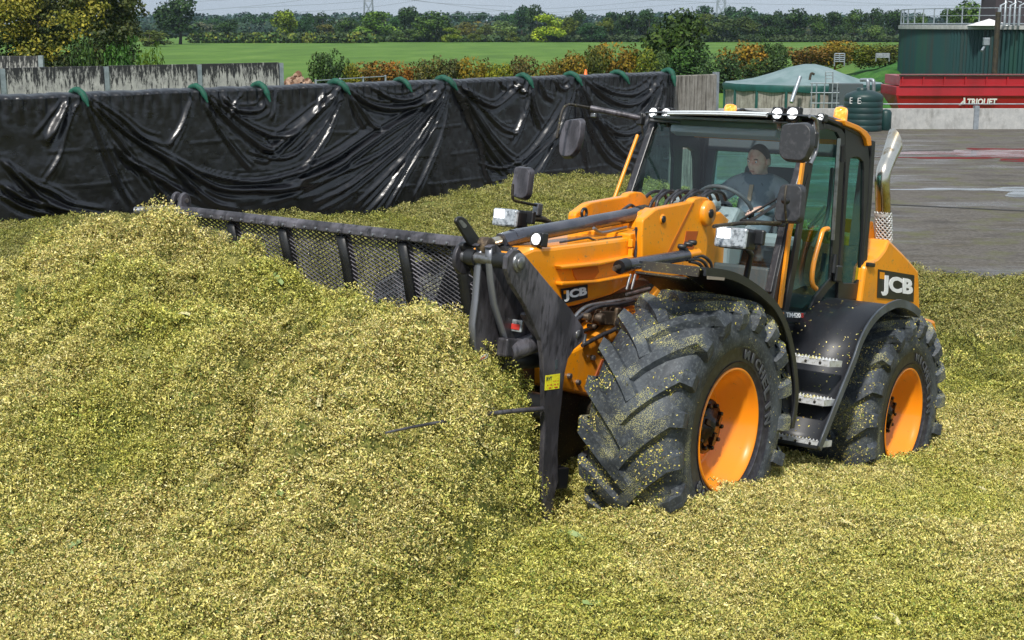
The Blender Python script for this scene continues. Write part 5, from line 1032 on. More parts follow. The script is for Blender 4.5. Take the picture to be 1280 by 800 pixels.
# lower steering cylinder on the left of the boom
MB().tube([S3(779, 332, .42), S3(858, 319, .42)], .037, 18).build('side_cylinder', M['cylinder'], LD)
MB().tube([S3(774, 334, .42), S3(783, 331, .42)], .042, 18).build('cylinder_cap', M['black'], LD)
MB().tube([S3(768, 336, .42), S3(776, 333, .42)], .016, 10).build('cylinder_eye', M['brownmetal'], LD)
MB().tube([S3(855, 319, .42), S3(872, 316, .42)], .03, 12).build('cylinder_mount', M['orange'], LD)
b = MB(); 
for (x, y) in ((852, 312), (858, 305), (863, 303), (850, 308)): u, w = S(x, y, .40); b.lathe([(-.03, .016), (.02, .016), (.02, 0)], (u, .42, w), (0, 1, 0), 8)
b.build('hose_fitting', M['black'], LD)
for i, pts in enumerate([((858, 325), (872, 324), (880, 328), (885, 336)), ((866, 322), (878, 320), (888, 328), (890, 338)), ((862, 327), (874, 330), (880, 338))]): MB().tube(spline([S3(x, y, .44) for x, y in pts], 4), .011, 6).build('hose', M['hose'], LD)

# ---- boom tower plates behind the boom
tw = PX(.28, (803, 290), (804, 274), (812, 268), (819, 262), (824, 260), (866, 252), (869, 248), (877, 246), (885, 247), (890, 253), (891, 262), (890, 271), (887, 276), (884, 282), (885, 305), (882, 332), (850, 345), (815, 350), (803, 340))
MB().prism(rounded(tw, .02, 2), .22, .28).build('tower_plate', M['orange'], LD, .010)
MB().prism(rounded([(p[0], p[1]) for p in tw], .02, 2), -.28, -.22).build('tower_plate', M['orange'], LD, .010)
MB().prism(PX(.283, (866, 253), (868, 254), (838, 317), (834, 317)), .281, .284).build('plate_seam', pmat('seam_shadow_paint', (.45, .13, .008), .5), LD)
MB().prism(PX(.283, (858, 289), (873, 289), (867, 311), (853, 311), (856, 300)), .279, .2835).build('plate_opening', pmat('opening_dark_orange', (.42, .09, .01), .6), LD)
for (x, y, r, mt) in ((829, 274, .022, 'black'), (886, 267, .030, 'black')):
    u, w = S(x, y, .285)
    if x > 850: MB().lathe([(-.02, .085), (.035, .085), (.045, .075), (.045, 0)], (u+.03, .27, w), (0, 1, 0), 24).build('pivot_boss', M['orange'], LD)
    else: MB().lathe([(-.01, .032), (.008, .032), (.008, 0)], (u, .278, w), (0, 1, 0), 16).build('pin_collar', M['orange'], LD)
    v_ = .317 if x > 850 else .287; MB().lathe([(-.01, r), (.006, r), (.008, r*.6), (.004, 0)], (u+(.03 if x > 850 else 0), v_, w), (0, 1, 0), 16).build('pivot_pin', M[mt], LD)
MB().prism(PX(0, (812, 275), (866, 262), (880, 275), (880, 335), (820, 345)), -.22, .22).build('tower_core', M['orange'], LD, .01)
fa = [S(759, 269, -.3), S(767, 257, -.3), S(799, 251, -.3), S(803, 245, -.3), S(810, 243, -.3), S(822, 262, -.3), S(822, 300, -.3), S(765, 300, -.3)]
MB().prism(fa, -.32, -.28).build('tower_wing', M['orange'], LD, .008)
MB().prism([(p[0]+.02, p[1]-.02) for p in PX(.1, (800, 282), (806, 262), (818, 256), (823, 270), (806, 300))], .02, .2).build('cylinder_bracket', M['orange'], LD, .01)
# hose bundles arching over the tower
for k in range(9):
    vv = -.24+.058*k; x0 = 800+k*9.2; off = (k % 2)*3
    pts = [S3(x0+1, 264-k*.7, vv), S3(x0+4+off, 251-k*.3, vv), S3(x0+12+off, 242+off*.4, vv), S3(x0+21, 239-off*.3, vv), S3(x0+30, 242, vv), S3(x0+34, 250, vv)]
    MB().tube(spline(pts, 5), .0125, 8).build('hose', M['hose'], LD)
for x in (795, 800): MB().tube(spline([S3(x, 284, .235), S3(x+1, 300, .235), S3(x-1, 322, .235)], 3), .009, 8).build('hose', M['hose'], LD)
MB().tube([S3(797, 286, .24), S3(798, 300, .24)], .011, 8).build('hose_end', M['steel'], LD); MB().tube([S3(802, 286, .24), S3(801, 300, .24)], .011, 8).build('hose_end', M['steel'], LD)
for x in (788, 794): MB().tube([S3(x, 343, .24), S3(x-5, 362, .24)], .010, 8).build('steel_pipe', M['steel'], LD)
for y in (365, 371): MB().tube([S3(783, y+3, .25), S3(812, y-5, .25)], .010, 8).build('steel_pipe', M['steel'], LD)
rib(PX(.40, (810, 378), (834, 344), (840, 346), (842, 352), (826, 380), (818, 390)), .36, .40, 'fender_strut')
rib(PX(.40, (842, 352), (852, 352), (850, 372), (834, 378)), .36, .40, 'fender_strut')

# ---- badges
def badge(name, plate_px, v, txt_rect, word, mat_bg=M['black'], small=True, parent=LD):
    p = [Vector((S(x, y, v)[0], v, S(x, y, v)[1])) for x, y in plate_px]   # tl, tr, br, bl
    b = MB(); n = Vector((0, 1, 0)); vs = [q for q in p]+[q+n*.004 for q in p]; b.add(vs, [(0, 1, 2, 3), (7, 6, 5, 4), (0, 4, 5, 1), (1, 5, 6, 2), (2, 6, 7, 3), (3, 7, 4, 0)]); o = b.build(name, mat_bg, parent)
    x = (p[1]-p[0]+p[2]-p[3])/2; y = (p[0]-p[3]+p[1]-p[2])/2; l, bt, wd, ht = txt_rect
    lo = (p[3]+x*l+y*bt)+n*.0045; put_text('lettering', word, lo, x, y, x.length*wd, y.length*ht, M['white'], o, .045, .003)
    if small:
        c = p[3]+x*.045+y*.68+n*.0045; b = MB(); q = [c, c+x*.12, c+x*.12+y*.24, c+y*.24]; b.add(q+[k+n*.002 for k in q], [(4, 5, 6, 7), (0, 1, 5, 4), (1, 2, 6, 5), (2, 3, 7, 6), (3, 0, 4, 7)]); b.build('orange_mark', M['orange'], o)
    return o
badge('badge', ((701, 361), (734, 355.5), (734, 372), (703, 380)), .207, (.06, .13, .88, .76), 'JCB')

# ---- front fenders (left and right)
fp = [S(880, 335, 1.2), S(900, 337, 1.2), S(921, 343, 1.2), S(942, 355, 1.2), S(958, 368, 1.2), S(970, 381, 1.2), S(982, 405, 1.2), S(990, 435, 1.2), S(995, 475, 1.2), S(995, 505, 1.2), S(990, 536, 1.2)]
fps = [(p[0], p[1]) for p in spline([(a, b, 0) for a, b in fp], 3)]; fps = [(p[0], p[1]) for p in fps]
for sgn in (1, -1):
    v0, v1 = (.80, 1.2) if sgn > 0 else (-1.2, -.80)
    f = MB().strip(fps[::-1], v0, v1, .012).build('front_fender', M['fender'], LD)
    # rolled outer lip and front apron
    MB().strip([(p[0]-.0, p[1]+.004) for p in fps[::-1]], (1.2 if sgn > 0 else -1.215), (1.215 if sgn > 0 else -1.2), .045).build('fender_lip', M['fender'], f)
    u, w = fps[0]; MB().prism([(u, w+.004), (u+.012, w), (u+.02, w-.05), (u+.008, w-.05)], v0+.03, v1-.02).build('fender_apron', M['dirtyblack'], f)
    MB().strip([(p[0]-.02, p[1]-.02) for p in fps[::-1][:-8]], *((.45, .80) if sgn > 0 else (-.80, -.45)), .012).build('fender_inner', M['dirtyblack'], f)
MB().prism([S(884, 345, 1.218), S(906, 347, 1.218), S(905, 350.5, 1.218), S(884, 349, 1.218)], 1.216, 1.219).build('faded_decal', pmat('faded_decal_print', (.28, .24, .2), .6), LD)

# ---- rear body and fenders
hood = PX(.75, (1112, 299), (1130, 317), (1149, 339), (1150, 370), (1151, 396), (1170, 401), (1171, 414), (1168, 432), (1158, 436))+[(-3.9, .40), (-3.0, .35), (-2.72, .40), (-2.72, .80)]+PX(.75, (1082, 334), (1086, 327), (1098, 322), (1107, 311))
hd = MB().prism(rounded(hood, .025, 3), -.75, .75).build('engine_hood', M['orange'], LD, .03)
badge('badge', ((1097.5, 336.5), (1142.5, 344), (1141.5, 377.5), (1096, 372)), .7515, (.10, .10, .86, .74), 'JCB', parent=hd)
hcut = S(1112, 299, .5); MB().prism([(-2.75, 1.00), (-2.75, 1.30), (hcut[0]+.25, 1.32), (hcut[0]-.1, 1.22), (-3.6, 1.16), (-3.6, 1.0)], -.6, .55).build('rear_deck', M['orange'], LD, .03)
MB().prism([(-2.8, .1), (-2.8, .5), (-3.95, .45), (-4.1, .3), (-4.0, .05)], -.6, .6).build('counterweight', M['dirtyblack'], LD, .03)
u, w = S(1098, 318, .66); MB().lathe([(0, .12), (.12, .11), (.13, 0)], (u, .58, w-.10), (0, .5, .85), 20).build('exhaust_base', M['black'], LD)
MB().box((S(1089, 330, .76)[0], .755, S(1089, 331, .76)[1]), (.12, .03, .03)).build('hood_latch', M['black'], LD, .005)
MB().prism(PX(.55, (1085, 275), (1092, 277), (1095, 300), (1091, 322), (1085, 322)), .35, .55).build('air_intake', M['orange'], LD, .01)

rp = PX(1.2, (1024, 563), (1044, 512), (1067, 455), (1075, 432), (1085, 412), (1098, 396), (1112, 387), (1124, 384), (1138, 389), (1147, 397))
rps = [(p[0], p[1]) for p in spline([(a, b, 0) for a, b in rp], 3)]
for sgn in (1, -1):
    v0, v1 = (.66, 1.2) if sgn > 0 else (-1.2, -.66); f = MB().strip(rps, v0, v1, .012).build('rear_fender', M['fender'], LD)
    MB().strip([(p[0], p[1]) for p in rps], 1.2 if sgn > 0 else -1.215, 1.215 if sgn > 0 else -1.2, .055).build('fender_lip', pmat('fender_lip_blue_grey', (.05, .06, .075), .4, 0, [((.10, .12, .15), 5, .45, .7, None)]) if sgn > 0 else M['fender'], f)  # left lip gets a lighter blue-grey than the fender plastic
# sloping black tank and step housing between the wheels
tank = [S(980, 402, .72), S(1012, 405, .72), S(1025, 388, .72), (-2.36, .80), (-2.66, .87), (-2.72, .80), (-2.5, .30), (-2.0, -.2), (-1.2, -.22), (-1.0, .1), (-1.2, .58)]
MB().prism(tank, .30, .70).build('side_tank', M['black'], LD, .02); MB().prism(tank, -.70, -.30).build('side_tank', M['black'], LD, .02)
# the shaped shoulder that carries the rear fender forward to the door
sh = [rps[0], (rps[0][0]-.03, rps[0][1]+.01)]
b = MB(); top = PX(.72, (1022, 396), (1030, 386), (1043, 377), (1060, 374), (1080, 378)); 
n_ = len(top); o_ = [rps[int(6+i*(15-6)/(n_-1))] for i in range(n_)]; vs = [(p[0], .70, p[1]) for p in top]+[(p[0], 1.0, p[1]*.5+q[1]*.5+.03) for p, q in zip(top, o_)]+[(q[0]+.002, 1.2, q[1]+.002) for q in o_]
b.add(vs, [(r_*n_+i, r_*n_+i+1, (r_+1)*n_+i+1, (r_+1)*n_+i) for r_ in range(2) for i in range(n_-1)], 0, True); b.build('fender_shoulder', M['fender'], LD)
b = MB(); lo = [(-1.30, -.20), (-1.42, .0), (-1.60, .3), (-1.80, .60)]; oo = [rps[0], rps[3], rps[5], rps[6]]
vs = [(p[0], .70, p[1]) for p in lo]+[(q[0]+.004, 1.2, q[1]) for q in oo]; b.add(vs, [(i, i+1, 5+i, 4+i) for i in range(3)]); b.build('step_panel', M['black'], LD)
for (x0, y0, x1, y1, th) in ((985, 443.5, 1037, 451, 8), (988, 493, 1030, 500, 9), (962, 540.5, 1024, 552, 10)):
    u1, w1 = S(x1, y1, 1.19); st = empty('step', (u1, 0, w1)); st.parent = LD; L0 = 1.19; ln = .50 if y0 < 530 else .56; hgt = .040
    b = MB(); b.box((-.10, L0-ln/2, -.003), (.20, ln, .006)); b.box((.0, L0-ln/2, -hgt/2), (.006, ln, hgt)); b.box((-.1, L0, -hgt/2), (.2, .006, hgt)); b.build('tread', M['step'], st)
    b = MB()
    for k in range(int(ln/.024)):
        for q in (0, -.05, -.10, -.15): b.add([(q-.008, L0-.01-k*.024, .0), (q+.008, L0-.01-k*.024, .0), (q+.008, L0-.021-k*.024, .0), (q-.008, L0-.021-k*.024, .0), (q, L0-.0155-k*.024, .014)], [(0, 1, 4), (1, 2, 4), (2, 3, 4), (3, 0, 4)])
    b.build('grip_teeth', M['step'], st)
    b = MB()
    for k in range(5): b.lathe([(0, .009), (.005, .009), (.005, 0)], (.0035, L0-.06-k*.1, -hgt*.5), (1, 0, 0), 10)
    b.build('slot', M['dirtyblack'], st)

# ---- cab
def pillar(name, pts, wd_u, wd_v, mat, parent=LD, bev=.006):
    b = MB(); P_ = [Vector(p) for p in pts]; vs = []
    for p in P_: vs += [p+Vector((-wd_u/2, -wd_v/2, 0)), p+Vector((wd_u/2, -wd_v/2, 0)), p+Vector((wd_u/2, wd_v/2, 0)), p+Vector((-wd_u/2, wd_v/2, 0))]
    fs = []
    for i in range(len(P_)-1): fs += [(4*i+j, 4*i+(j+1) % 4, 4*i+4+(j+1) % 4, 4*i+4+j) for j in range(4)]
    fs += [(3, 2, 1, 0), tuple(range(4*len(P_)-4, 4*len(P_)))]; b.add(vs, fs); return b.build(name, M[mat] if isinstance(mat, str) else mat, parent, bev)
cab = empty('cab'); cab.parent = LD
def L3(x, y, v): return S3(x, y, v)
# windscreen, slightly bowed, meeting both front pillars
def nearU(w): return np.interp(w, [.7, .91, 1.34, 1.98], [-1.30, -1.34, -1.44, -1.67])
def farU(w): return np.interp(w, [.7, 1.34, 1.87, 2.02], [-1.45, -1.60, -1.82, -1.88])
b = MB(); nw, nv = 10, 12; vs = []
for k in range(2):
    for i in range(nw+1):
        w = .80+(2.015-.80)*i/nw
        for j in range(nv+1):
            s = -1+2*j/nv; u = (farU(w)*(1-s)+nearU(w)*(1+s))/2+.05*(1-s*s)-.006*k; vs.append((u, .67*s, w))
m1 = nv+1; base = (nw+1)*m1; fs = [(i*m1+j, i*m1+j+1, (i+1)*m1+j+1, (i+1)*m1+j) for i in range(nw) for j in range(nv)]
b.add(vs[:base], fs, 0, True); b.build('windscreen', M['windshield'], cab)
pillar('front_pillar', [(nearU(w)-.03, .69, w) for w in (.62, .91, 1.3, 1.7, 2.0)], .075, .05, 'black', cab)
pillar('front_pillar', [(farU(w)-.03, -.69, w) for w in (.62, .91, 1.34, 1.7, 2.0)], .06, .05, 'black', cab)
pillar('windscreen_seal', [(nearU(w)+.012, .672, w) for w in (.80, 1.3, 1.7, 1.98)], .02, .05, 'hose', cab); pillar('windscreen_seal', [(farU(w)+.012, -.672, w) for w in (.80, 1.3, 1.7, 1.98)], .02, .05, 'hose', cab)
pillar('yellow_strip', [S3(1001.5+dx, y, .728) for dx, y in ((3.5, 190), (2, 204), (-1.5, 229), (-14.5, 290), (-20.5, 335), (-27, 385))], .042, .02, 'orange', cab, .004)
pillar('pale_trim', [S3(x, y, .73) for x, y in ((1019.5, 152), (1016.5, 178), (1012, 200))], .03, .02, 'steel', cab)
# side frames, left then right
top_w = 1.97
for sg in (1, -1):
    dr = empty('door'); dr.parent = cab; v_ = .70*sg; dr.location = (0 if sg > 0 else -.17, 0, 0)
    A = lambda pts: [S(x, y, .70) for x, y in pts]
    outer = A(((1020, 154), (1034, 155), (1050, 161), (1056, 170), (1053, 210), (1048, 290), (1044, 352), (1034, 362), (1024, 376), (1014, 398), (1009, 404.5), (981, 402), (976, 396), (979, 384), (988, 335), (1000, 262), (1010, 205)))
    inner = A(((1022, 163), (1032, 161), (1044, 165), (1047.5, 172), (1045, 210), (1040, 290), (1036, 348), (1027, 358), (1017, 371), (1007, 394), (1003, 398.5), (984, 396.5), (983, 392), (985, 384), (994, 335), (1005, 262), (1014.5, 205)))
    k = len(outer); b = MB(); vs = [(p[0], v_+.012, p[1]) for p in outer]+[(p[0], v_+.012, p[1]) for p in inner]+[(p[0], v_-.012, p[1]) for p in outer]+[(p[0], v_-.012, p[1]) for p in inner]
    fs = []
    for i in range(k):
        j = (i+1) % k; fs += [(i, j, k+j, k+i), (2*k+i, 3*k+i, 3*k+j, 2*k+j), (i, 2*k+i, 2*k+j, j), (k+i, k+j, 3*k+j, 3*k+i)]
    b.add(vs, fs); b.build('door_frame', M['black'], dr, .004)
    b = MB(); b.add([(p[0], v_, p[1]) for p in inner], [tuple(range(k))]); b.build('door_glass', M['sideglass'], dr)
    if sg > 0:
        MB().beam(S3(1049, 173, .725), S3(1041, 300, .725), .012, .022, (0, 1, 0)).build('door_trim', M['steel'], dr)
        MB().tube([S3(1053, 182, .735), S3(1053, 202, .735)], .02, 10).build('hinge', M['black'], dr); MB().tube([S3(1041, 341, .74), S3(1044, 318, .74)], .018, 8).build('hinge', M['black'], dr)
        b = MB(); b.box(S3(1047, 342, .73), (.10, .03, .12)); b.build('door_lock', M['black'], dr, .01)
        b = MB(); b.tube(spline([S3(x, y, .74) for x, y in ((1035, 286), (1029, 288), (1025, 300), (1018, 325), (1015, 345), (1016, 356), (1020, 361))], 4), .018, 8); b.build('grab_handle', M['orange'], dr)
        b = MB(); cx, cy = S(996, 309, .6); b.tube([(cx+.045*math.cos(a), .60, cy+.105*math.sin(a)) for a in np.linspace(0, 6.283, 20)], .010, 6); b.build('speaker_ring', M['steel'], cab)
        b = MB(); cx, cy = S(1019, 305, .4); b.lathe([(0, .055), (.03, .05), (.03, .03), (.05, .02), (.05, 0)], (cx, .40, cy), (0, 1, 0), 20); b.build('heater_vent', M['dash'], cab)
    q = A(((1061, 200), (1072, 198), (1078, 204), (1077, 270), (1074, 345), (1070, 353), (1051, 353), (1052, 300), (1057, 240)))
    b = MB(); b.add([(p[0], v_, p[1]) for p in q], [tuple(range(len(q)))]); b.build('quarter_glass', M['sideglass'], cab)
    o_ = A(((1054, 160), (1064, 162), (1074, 169), (1083, 184), (1085, 200), (1083, 300), (1080, 376), (1062, 374), (1045, 376), (1046, 352), (1050, 300), (1055, 210)))
    i_ = A(((1061, 198), (1066, 196), (1072, 197), (1077, 202), (1078, 212), (1077, 290), (1073, 348), (1068, 354), (1052, 354), (1050, 350), (1053, 300), (1059, 215)))
    k = len(o_); b = MB(); vs = [(p[0], v_+.014, p[1]) for p in o_]+[(p[0], v_+.014, p[1]) for p in i_]+[(p[0], v_-.014, p[1]) for p in o_]+[(p[0], v_-.014, p[1]) for p in i_]; fs = []
    for i in range(k):
        j = (i+1) % k; fs += [(i, j, k+j, k+i), (2*k+i, 3*k+i, 3*k+j, 2*k+j), (i, 2*k+i, 2*k+j, j), (k+i, k+j, 3*k+j, 3*k+i)]
    b.add(vs, fs); b.build('rear_side_frame', M['black'], cab, .004)
pillar('rear_pillar', [(-2.66, .69, 1.98), (-2.74, .69, 1.5), (-2.80, .69, .8)], .07, .06, 'black', cab); pillar('rear_pillar', [(-2.66, -.69, 1.98), (-2.74, -.69, 1.5), (-2.80, -.69, .8)], .07, .06, 'black', cab)
# roof
rf = PX(.72, (1018, 146), (1021, 144), (1035, 147), (1050, 152), (1060, 156))+[(-2.55, 2.03), (-2.60, 1.99), (-2.50, 1.97), (-2.0, 2.0), (-1.70, 2.012)]
b = MB(); 
def roofline(s, k):   # bowed front edge
    return [(p[0]+(.10*(1-s*s)-.10*(1-s)*.9 if p[0] > -1.9 else 0), .72*s, p[1]) for p in rf]
rows = [roofline(s, 0) for s in np.linspace(-1, 1, 13)]; k = len(rf); vs = [p for r_ in rows for p in r_]; fs = [(i*k+j, i*k+(j+1) % k, (i+1)*k+(j+1) % k, (i+1)*k+j) for i in range(12) for j in range(k)]+[tuple(range(k)), tuple(range(13*k-1, 12*k-1, -1))]
b.add(vs, fs); b.build('roof', M['black'], cab, .01)
b = MB(); vis = []
for s in np.linspace(-.66, .52, 14):
    u = rf[1][0]+.10*(1-s*s)-.10*(1-s)*.9; w = rf[1][1]; vis += [(u+.02, .72*s, w+.000), (u+.035, .72*s, w-.026), (u+.01, .72*s, w-.032), (u-.02, .72*s, w+.004)]
b.add(vis, [(4*i+j, 4*i+(j+1) % 4, 4*i+4+(j+1) % 4, 4*i+4+j) for i in range(13) for j in range(4)]+[(0, 1, 2, 3), (55, 54, 53, 52)], 0, False); b.build('roof_visor', M['visor'], cab)
rr2 = PX(.74, (1056, 150), (1064, 153), (1074, 157), (1084, 164), (1089, 171), (1090, 182), (1085, 183), (1083, 174), (1077, 166), (1068, 161), (1057, 157))
MB().prism(rounded(rr2, .01, 2), -.74, .74).build('roof_rear_cowl', M['orange'], cab, .015)
MB().prism([(-1.80, 1.975), (-2.6, 1.95), (-2.6, 1.965), (-1.80, 1.992)], -.66, .66).build('headliner', M['dash'], cab)
MB().prism([(-1.80, 1.88), (-1.90, 1.86), (-1.92, 1.93), (-1.80, 1.93)], -.5, .35).build('sun_blind', M['dash'], cab, .01)
b = MB(); b.tube([S3(1026, 143, .66), S3(1053, 152, .66)], .012, 6); b.build('roof_rail', M['steel'], cab)
# rear wall with window
b = MB(); uB = -2.74
for (v0, v1, w0, w1) in ((-.68, .68, .6, 1.20), (-.68, .68, 1.85, 1.95), (-.68, -.60, 1.20, 1.85), (.60, .68, 1.20, 1.85)): b.box((uB, (v0+v1)/2, (w0+w1)/2), (.05, v1-v0, w1-w0))
b.build('rear_wall', M['interior'], cab, .004); MB().box((uB, 0, 1.525), (.008, 1.2, .65)).build('rear_glass', M['sideglass'], cab)
MB().box((-2.1, 0, .60), (1.35, 1.30, .06)).build('cab_floor', M['interior'], cab, .01)
MB().box((-1.42, .28, .78), (.12, .7, .36)).build('footwell_panel', M['interior'], cab, .02)
b = MB(); b.prism([(-1.50, .9), (-1.46, 1.2), (-1.58, 1.36), (-1.74, 1.33), (-1.70, .95)], -.30, .25); b.build('dashboard', M['dash'], cab, .03)
b = MB(); b.box((-1.52, -.05, 1.36), (.10, .34, .06)); b.build('instrument_pod', M['dash'], cab, .02)
c = Vector((-1.66, .10, 1.36)); ax = Vector((-.62, 0, .78)).normalized(); x = Vector((0, 1, 0)); y = ax.cross(x); b = MB(); b.tube([c+(x*math.cos(a)+y*math.sin(a))*.20 for a in np.linspace(0, 6.283, 30)], .015, 8); sw = b.build('steering_wheel', M['interior'], cab)
b = MB(); 
for a in (.5, 2.6, 4.7): b.beam(c, c+(x*math.cos(a)+y*math.sin(a))*.2, .03, .012, ax)
b.tube([c-ax*.30, c], .03, 10); b.lathe([(-.02, .05), (.015, .05), (.02, 0)], c, ax, 16); b.build('steering_column', M['interior'], sw)
MB().prism([(-2.05, .62), (-2.05, .98), (-2.5, .98), (-2.5, .62)], -.18, .22).build('seat_base', M['interior'], cab, .03)
MB().box((-2.24, .02, 1.06), (.48, .48, .13)).build('seat_cushion', M['interior'], cab, .04)
MB().prism([(-2.44, 1.06), (-2.58, 1.72), (-2.50, 1.74), (-2.36, 1.10)], -.22, .26).build('seat_back', M['interior'], cab, .03)
MB().box((-2.1, .36, 1.16), (.42, .14, .10)).build('armrest_console', M['dash'], cab, .03)
b = MB(); b.tube([(-1.95, .36, 1.18), (-1.93, .37, 1.36)], .015, 8); b.lathe([(0, .03), (.05, .03), (.06, 0)], (-1.93, .37, 1.35), (0, 0, 1), 12); b.build('joystick', M['interior'], cab)
b = MB(); b.tube([S3(1011, 285, .3), S3(1031, 258, .3)], .012, 6); b.tube([S3(1014, 285, .3), S3(1035, 262, .3)], .008, 6); b.build('gas_strut', M['dash'], cab)
MB().tube(spline([(-2.60, .45, 1.75), (-2.45, .52, 1.4), (-2.3, .5, 1.15)], 4), .018, 6).build('harness', M['interior'], cab)
# orange machinery glimpsed through the lower windscreen
b = MB(); b.box((-1.75, .42, .80), (.25, .12, .10)); b.tube([(-1.6, .45, .70), (-1.9, .50, .82)], .03, 8); b.build('pedal_box', M['orange'], cab, .01)
MB().prism([(-1.6, .62), (-1.7, .92), (-1.86, .70)], .35, .38).build('folded_cloth', M['brownmetal'], cab)
# wiper
MB().tube([S3(925, 276, .35), S3(972, 248, .60)], .008, 6).build('wiper_arm', M['black'], cab); MB().beam(S3(935, 278, .42), S3(975, 253, .62), .012, .02).build('wiper_blade', M['black'], cab)
MB().box((S(958, 279, .62)[0], .60, S(958, 279, .62)[1]), (.05, .30, .03)).build('wiper_motor', M['black'], cab, .008)
b = MB().prism([S(978, 388, .715), S(1008, 391, .715), S(1005, 398, .715), S(982, 397, .715)], .713, .716); b.build('door_decal', M['interior'], cab)
p0 = Vector(S3(982.5, 396.5, .7165)); p1 = Vector(S3(1004.5, 397.5, .7165)); p2 = Vector(S3(982.5, 389, .7165)); put_text('lettering', 'TM420', p0, p1-p0, p2-p0, (p1-p0).length*.82, (p2-p0).length*.82, M['white'], cab, .03, .002)
q = p0+(p1-p0)*.86; put_text('lettering', 'S', q, p1-p0, p2-p0, (p1-p0).length*.14, (p2-p0).length*.82, M['redprint'], cab, .03, .002)
q = Vector(S3(978, 396, .7165)); b = MB(); d = (p1-p0).normalized()*.026; e = (p2-p0)*.8; b.add([q, q+d, q+d+e, q+e], [(0, 1, 2, 3)]); b.build('orange_mark', M['orange'], cab)

# ---- grab rail at the far front pillar
MB().tube([S3(797, 169, -.78), S3(765, 256, -.78)], .014, 10).build('grab_rail', M['orange'], LD)
MB().tube([S3(801, 146, -.76), S3(804, 170, -.76)], .008, 6).build('rail_bracket', M['steel'], LD)

# ---- work lights, headlights, beacons
def work_light(x, y, v, nm='work_light', s=.075, lit=True):
    u, w = S(x, y, v); t = empty(nm, (u, v, w)); t.parent = LD
    MB().box((-.03, 0, 0), (.06, s*1.15, s*1.15)).build('lamp_housing', M['black'], t, .008); MB().lathe([(.0, s*.56), (.012, s*.56), (.014, s*.50), (.008, s*.47)], (0, 0, 0), (1, 0, 0), 20).build('bezel', M['black'], t); MB().lathe([(.003, s*.49), (.010, s*.44), (.013, 0)], (0, 0, 0), (1, 0, 0), 20).build('lamp_lens', M['litlens'], t); MB().lathe([(.008, s*.20), (.017, s*.16), (.018, 0)], (0, 0, 0), (1, 0, 0), 12).build('led', M['ledglow'], t)
    MB().beam((-.03, 0, -s*.5), (-.05, 0, -s*1.2), .03, .01).build('bracket', M['steel'], t); return t
work_light(817, 141, -.70); work_light(833, 142, -.60, s=.08); work_light(972, 142, .42, s=.08); work_light(991, 142, .53, s=.085)
work_light(1026, 147, .70, s=.05); work_light(671, 299, .18, s=.070)
MB().tube([S3(812, 150, -.66), S3(850, 153, -.50)], .012, 6).build('lamp_bar', M['steel'], LD); MB().tube([S3(966, 152, .40), S3(1000, 155, .55)], .012, 6).build('lamp_bar', M['steel'], LD)
def headlight(xc, yc, v, sg):
    u, w = S(xc, yc, v); t = empty('headlight', (u, v, w)); t.parent = LD
    MB().box((-.07, 0, 0), (.12, .21, .125)).build('lamp_housing', M['black'], t, .02)
    MB().box((.0, .0, 0), (.03, .205, .120)).build('lamp_glass', M['lens'], t, .012)
    MB().box((.018, -.042, .022), (.012, .088, .062)).build('lit_element', M['litlens'], t, .008); MB().box((.024, -.042, .024), (.006, .058, .036)).build('led', M['ledglow'], t, .004)
    MB().box((.016, .055, .0), (.010, .075, .10)).build('indicator_lens', M['lens'], t, .008)
    MB().tube([(-.1, .02*sg, -.02), (-.22, .03*sg, -.08), (-.25, 0, -.25)], .02, 8).build('lamp_arm', M['black'], t)
    MB().box((-.12, .12, .02), (.04, .07, .09)).build('side_bracket', M['black'], t, .01)
headlight(914, 297, .93, 1); headlight(632, 272, -.95, -1)
def beacon(x, y, v, nm):
    u, w = S(x, y, v); t = empty(nm, (u, v, w)); t.parent = LD
    MB().lathe([(-.085, .055), (-.06, .06), (-.055, .05)], (0, 0, 0), (0, 0, 1), 24).build('beacon_base', M['black'], t)
    MB().lathe([(-.056, .052), (.02, .050), (.04, .042), (.048, .02), (.05, 0)], (0, 0, 0), (0, 0, 1), 24).build('beacon_dome', M['amber'], t)
beacon(1051, 142, .50, 'beacon'); beacon(913, 138, -.50, 'beacon')
MB().tube(spline([S3(x, y, -.2) for x, y in ((922, 139), (928, 137), (934, 139), (955, 142))], 4), .012, 6).build('aerial_base', M['black'], LD)

# ---- mirrors
def mirror(poly, v, glass, back, arm=None, thick=.05, nm='mirror', turn=0.0):
    c = np.mean([S(x, y, v) for x, y in poly], 0); t = empty(nm, (c[0], v, c[1])); t.parent = LD
    # the mirror stands across the machine: build it in the plane u = const through its centre
    P_ = [SU(x, y, c[0]) for x, y in poly]; k = len(P_); pr = rounded([(p[0]-v, p[1]-c[1]) for p in P_], .025, 3); k = len(pr)
    def shell(u0, u1, sc0=1, sc1=1): b = MB(); vs = [(u0, p[0]*sc0, p[1]*sc0) for p in pr]+[(u1, p[0]*sc1, p[1]*sc1) for p in pr]; return b.add(vs, [tuple(range(k)), tuple(range(2*k-1, k-1, -1))]+[(i, (i+1) % k, k+(i+1) % k, k+i) for i in range(k)])
    shell(-.02, .035, 1, .90).build('mirror_housing', M[back], t, .006); shell(-.026, -.021, .93, .93).build('mirror_glass', M['mirrorglass'], t)
    if glass: shell(.036, .040, .86, .84).build('back_panel', M[glass], t)
    return t
m1_ = mirror(((709, 149), (728, 147), (731, 152), (729, 172), (724, 189), (716, 198), (704, 199), (700, 192), (701, 170)), -1.12, None, 'plate')
m2_ = mirror(((646, 207), (664, 209), (667, 214), (663, 246), (657, 251), (643, 248), (641, 235), (644, 222)), -1.0, None, 'plate')
